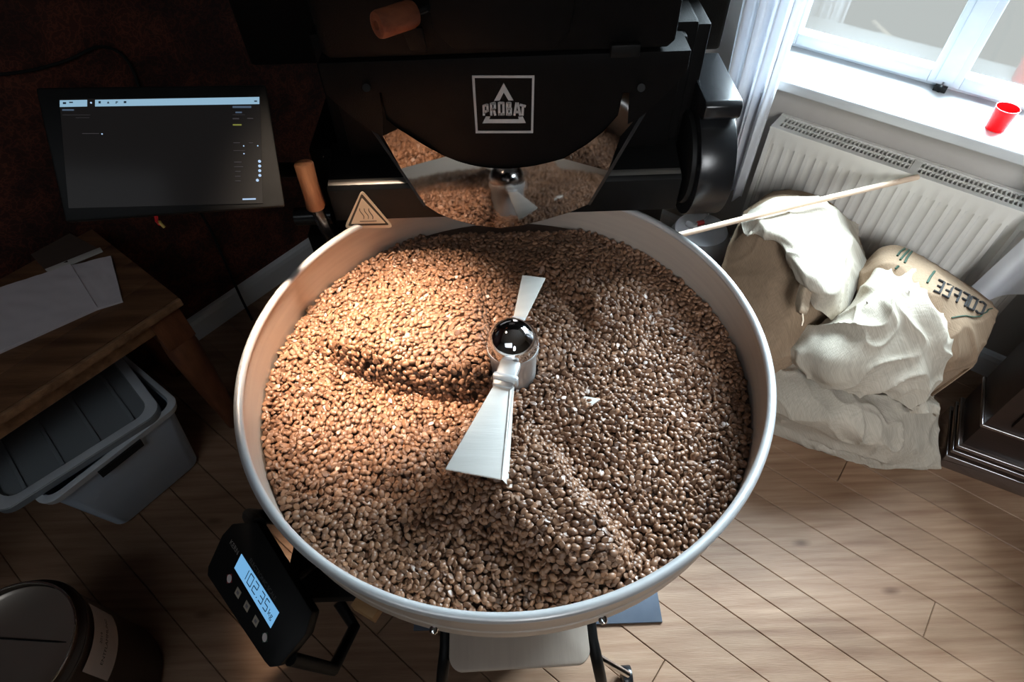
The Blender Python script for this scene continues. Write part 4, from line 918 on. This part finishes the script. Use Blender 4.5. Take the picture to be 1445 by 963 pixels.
for layer in range(2):
    sp=.0098 if layer==0 else .0104
    nx=int(.9/sp)
    for i in range(-nx//2-1,nx//2+2):
        for j in range(-int(nx*.58)-1,int(nx*.58)+2):
            x=(i+.5*(j%2))*sp+random.uniform(-.4,.4)*sp; y=j*sp*.866+random.uniform(-.4,.4)*sp
            if math.hypot(x,y)<.4425 and math.hypot(x-.016,y)>.047 and y<.40: pos.append((x,y,layer))
e_=.004
cx_=np.random.uniform(-.44,.44,60000); cy_=np.random.uniform(-.44,.40,60000)
gg=np.hypot((H(cx_+e_,cy_)-H(cx_-e_,cy_))/(2*e_),(H(cx_,cy_+e_)-H(cx_,cy_-e_))/(2*e_))
kk=(np.random.rand(60000)<np.clip((np.sqrt(1+gg*gg)-1.06),0,1.6)*.30)&(np.hypot(cx_,cy_)<.441)&(np.hypot(cx_-.016,cy_)>.047)
print('EXTRA',kk.sum()); pos+=[(a_,b_,1) for a_,b_ in zip(cx_[kk],cy_[kk])]
pos=np.array(pos); hz=H(pos[:,0],pos[:,1])
hx_=(H(pos[:,0]+e_,pos[:,1])-H(pos[:,0]-e_,pos[:,1]))/(2*e_); hy_=(H(pos[:,0],pos[:,1]+e_)-H(pos[:,0],pos[:,1]-e_))/(2*e_)
N_=len(pos); allv=np.zeros((N_*nb,3)); tint=np.zeros(N_*nb)
# where the arms are stirring, beans lie along the flow
dm=[seg_d(pos[:,0],pos[:,1],c[0])[0] for c in CR]
stir=np.clip(np.exp(-((dm[0]-.10)/.13)**2)+np.exp(-((dm[3]-.04)/.08)**2)+.8*np.exp(-((dm[2]-.06)/.08)**2),0,1)
for i in range(N_):
    x,y,l=pos[i]; n_=np.array([-hx_[i],-hy_[i],1.]); n_/=np.linalg.norm(n_)
    s_=stir[i]; yaw=flow(x-.016,y)-.25+random.gauss(0,.35+2.2*(1-s_)); 
    tl=.28+.25*(1-s_); n_=n_+np.array([random.gauss(0,tl),random.gauss(0,tl),0]); n_/=np.linalg.norm(n_)
    a=np.array([math.cos(yaw),math.sin(yaw),0]); a=a-n_*(a@n_); a/=np.linalg.norm(a); b=np.cross(n_,a)
    ns_=np.array([-hx_[i],-hy_[i],1.]); ns_/=np.linalg.norm(ns_)
    if random.random()<.42: b=-b; n_=-n_
    sc_=random.uniform(.86,1.14); S_=np.array([.0128*random.uniform(.92,1.1),.0128*random.uniform(.92,1.08),.0128])*sc_
    z=hz[i]; up_n=(0 if l==0 else .0042)+random.uniform(-.0012,.0016)
    allv[i*nb:(i+1)*nb]=np.array([x,y,z])+ns_*up_n+(bv*S_)@np.array([a,b,n_]); tint[i*nb:(i+1)*nb]=min(1,max(0,random.gauss(.5,.22)))
fa=(bf[None]+np.arange(N_)[:,None,None]*nb).reshape(-1,3)
me=bpy.data.meshes.new('coffee_beans'); me.vertices.add(len(allv)); me.vertices.foreach_set('co',allv.ravel().astype(np.float32)); nf=len(fa)
me.loops.add(nf*3); me.loops.foreach_set('vertex_index',fa.ravel().astype(np.int32)); me.polygons.add(nf); me.polygons.foreach_set('loop_start',np.arange(0,nf*3,3,dtype=np.int32))
me.polygons.foreach_set('use_smooth',np.ones(nf,bool)); me.update(calc_edges=True); at_=me.attributes.new('tint','FLOAT','POINT'); at_.data.foreach_set('value',tint.astype(np.float32)); me.materials.append(M['bean'])
bo=bpy.data.objects.new('coffee_beans',me); C.objects.link(bo); tag(bo,'heap of medium brown roasted coffee beans being stirred in the cooling tray','coffee beans',kind='stuff')
print('BEANS',N_,nf)
# bed of beans underneath the loose surface
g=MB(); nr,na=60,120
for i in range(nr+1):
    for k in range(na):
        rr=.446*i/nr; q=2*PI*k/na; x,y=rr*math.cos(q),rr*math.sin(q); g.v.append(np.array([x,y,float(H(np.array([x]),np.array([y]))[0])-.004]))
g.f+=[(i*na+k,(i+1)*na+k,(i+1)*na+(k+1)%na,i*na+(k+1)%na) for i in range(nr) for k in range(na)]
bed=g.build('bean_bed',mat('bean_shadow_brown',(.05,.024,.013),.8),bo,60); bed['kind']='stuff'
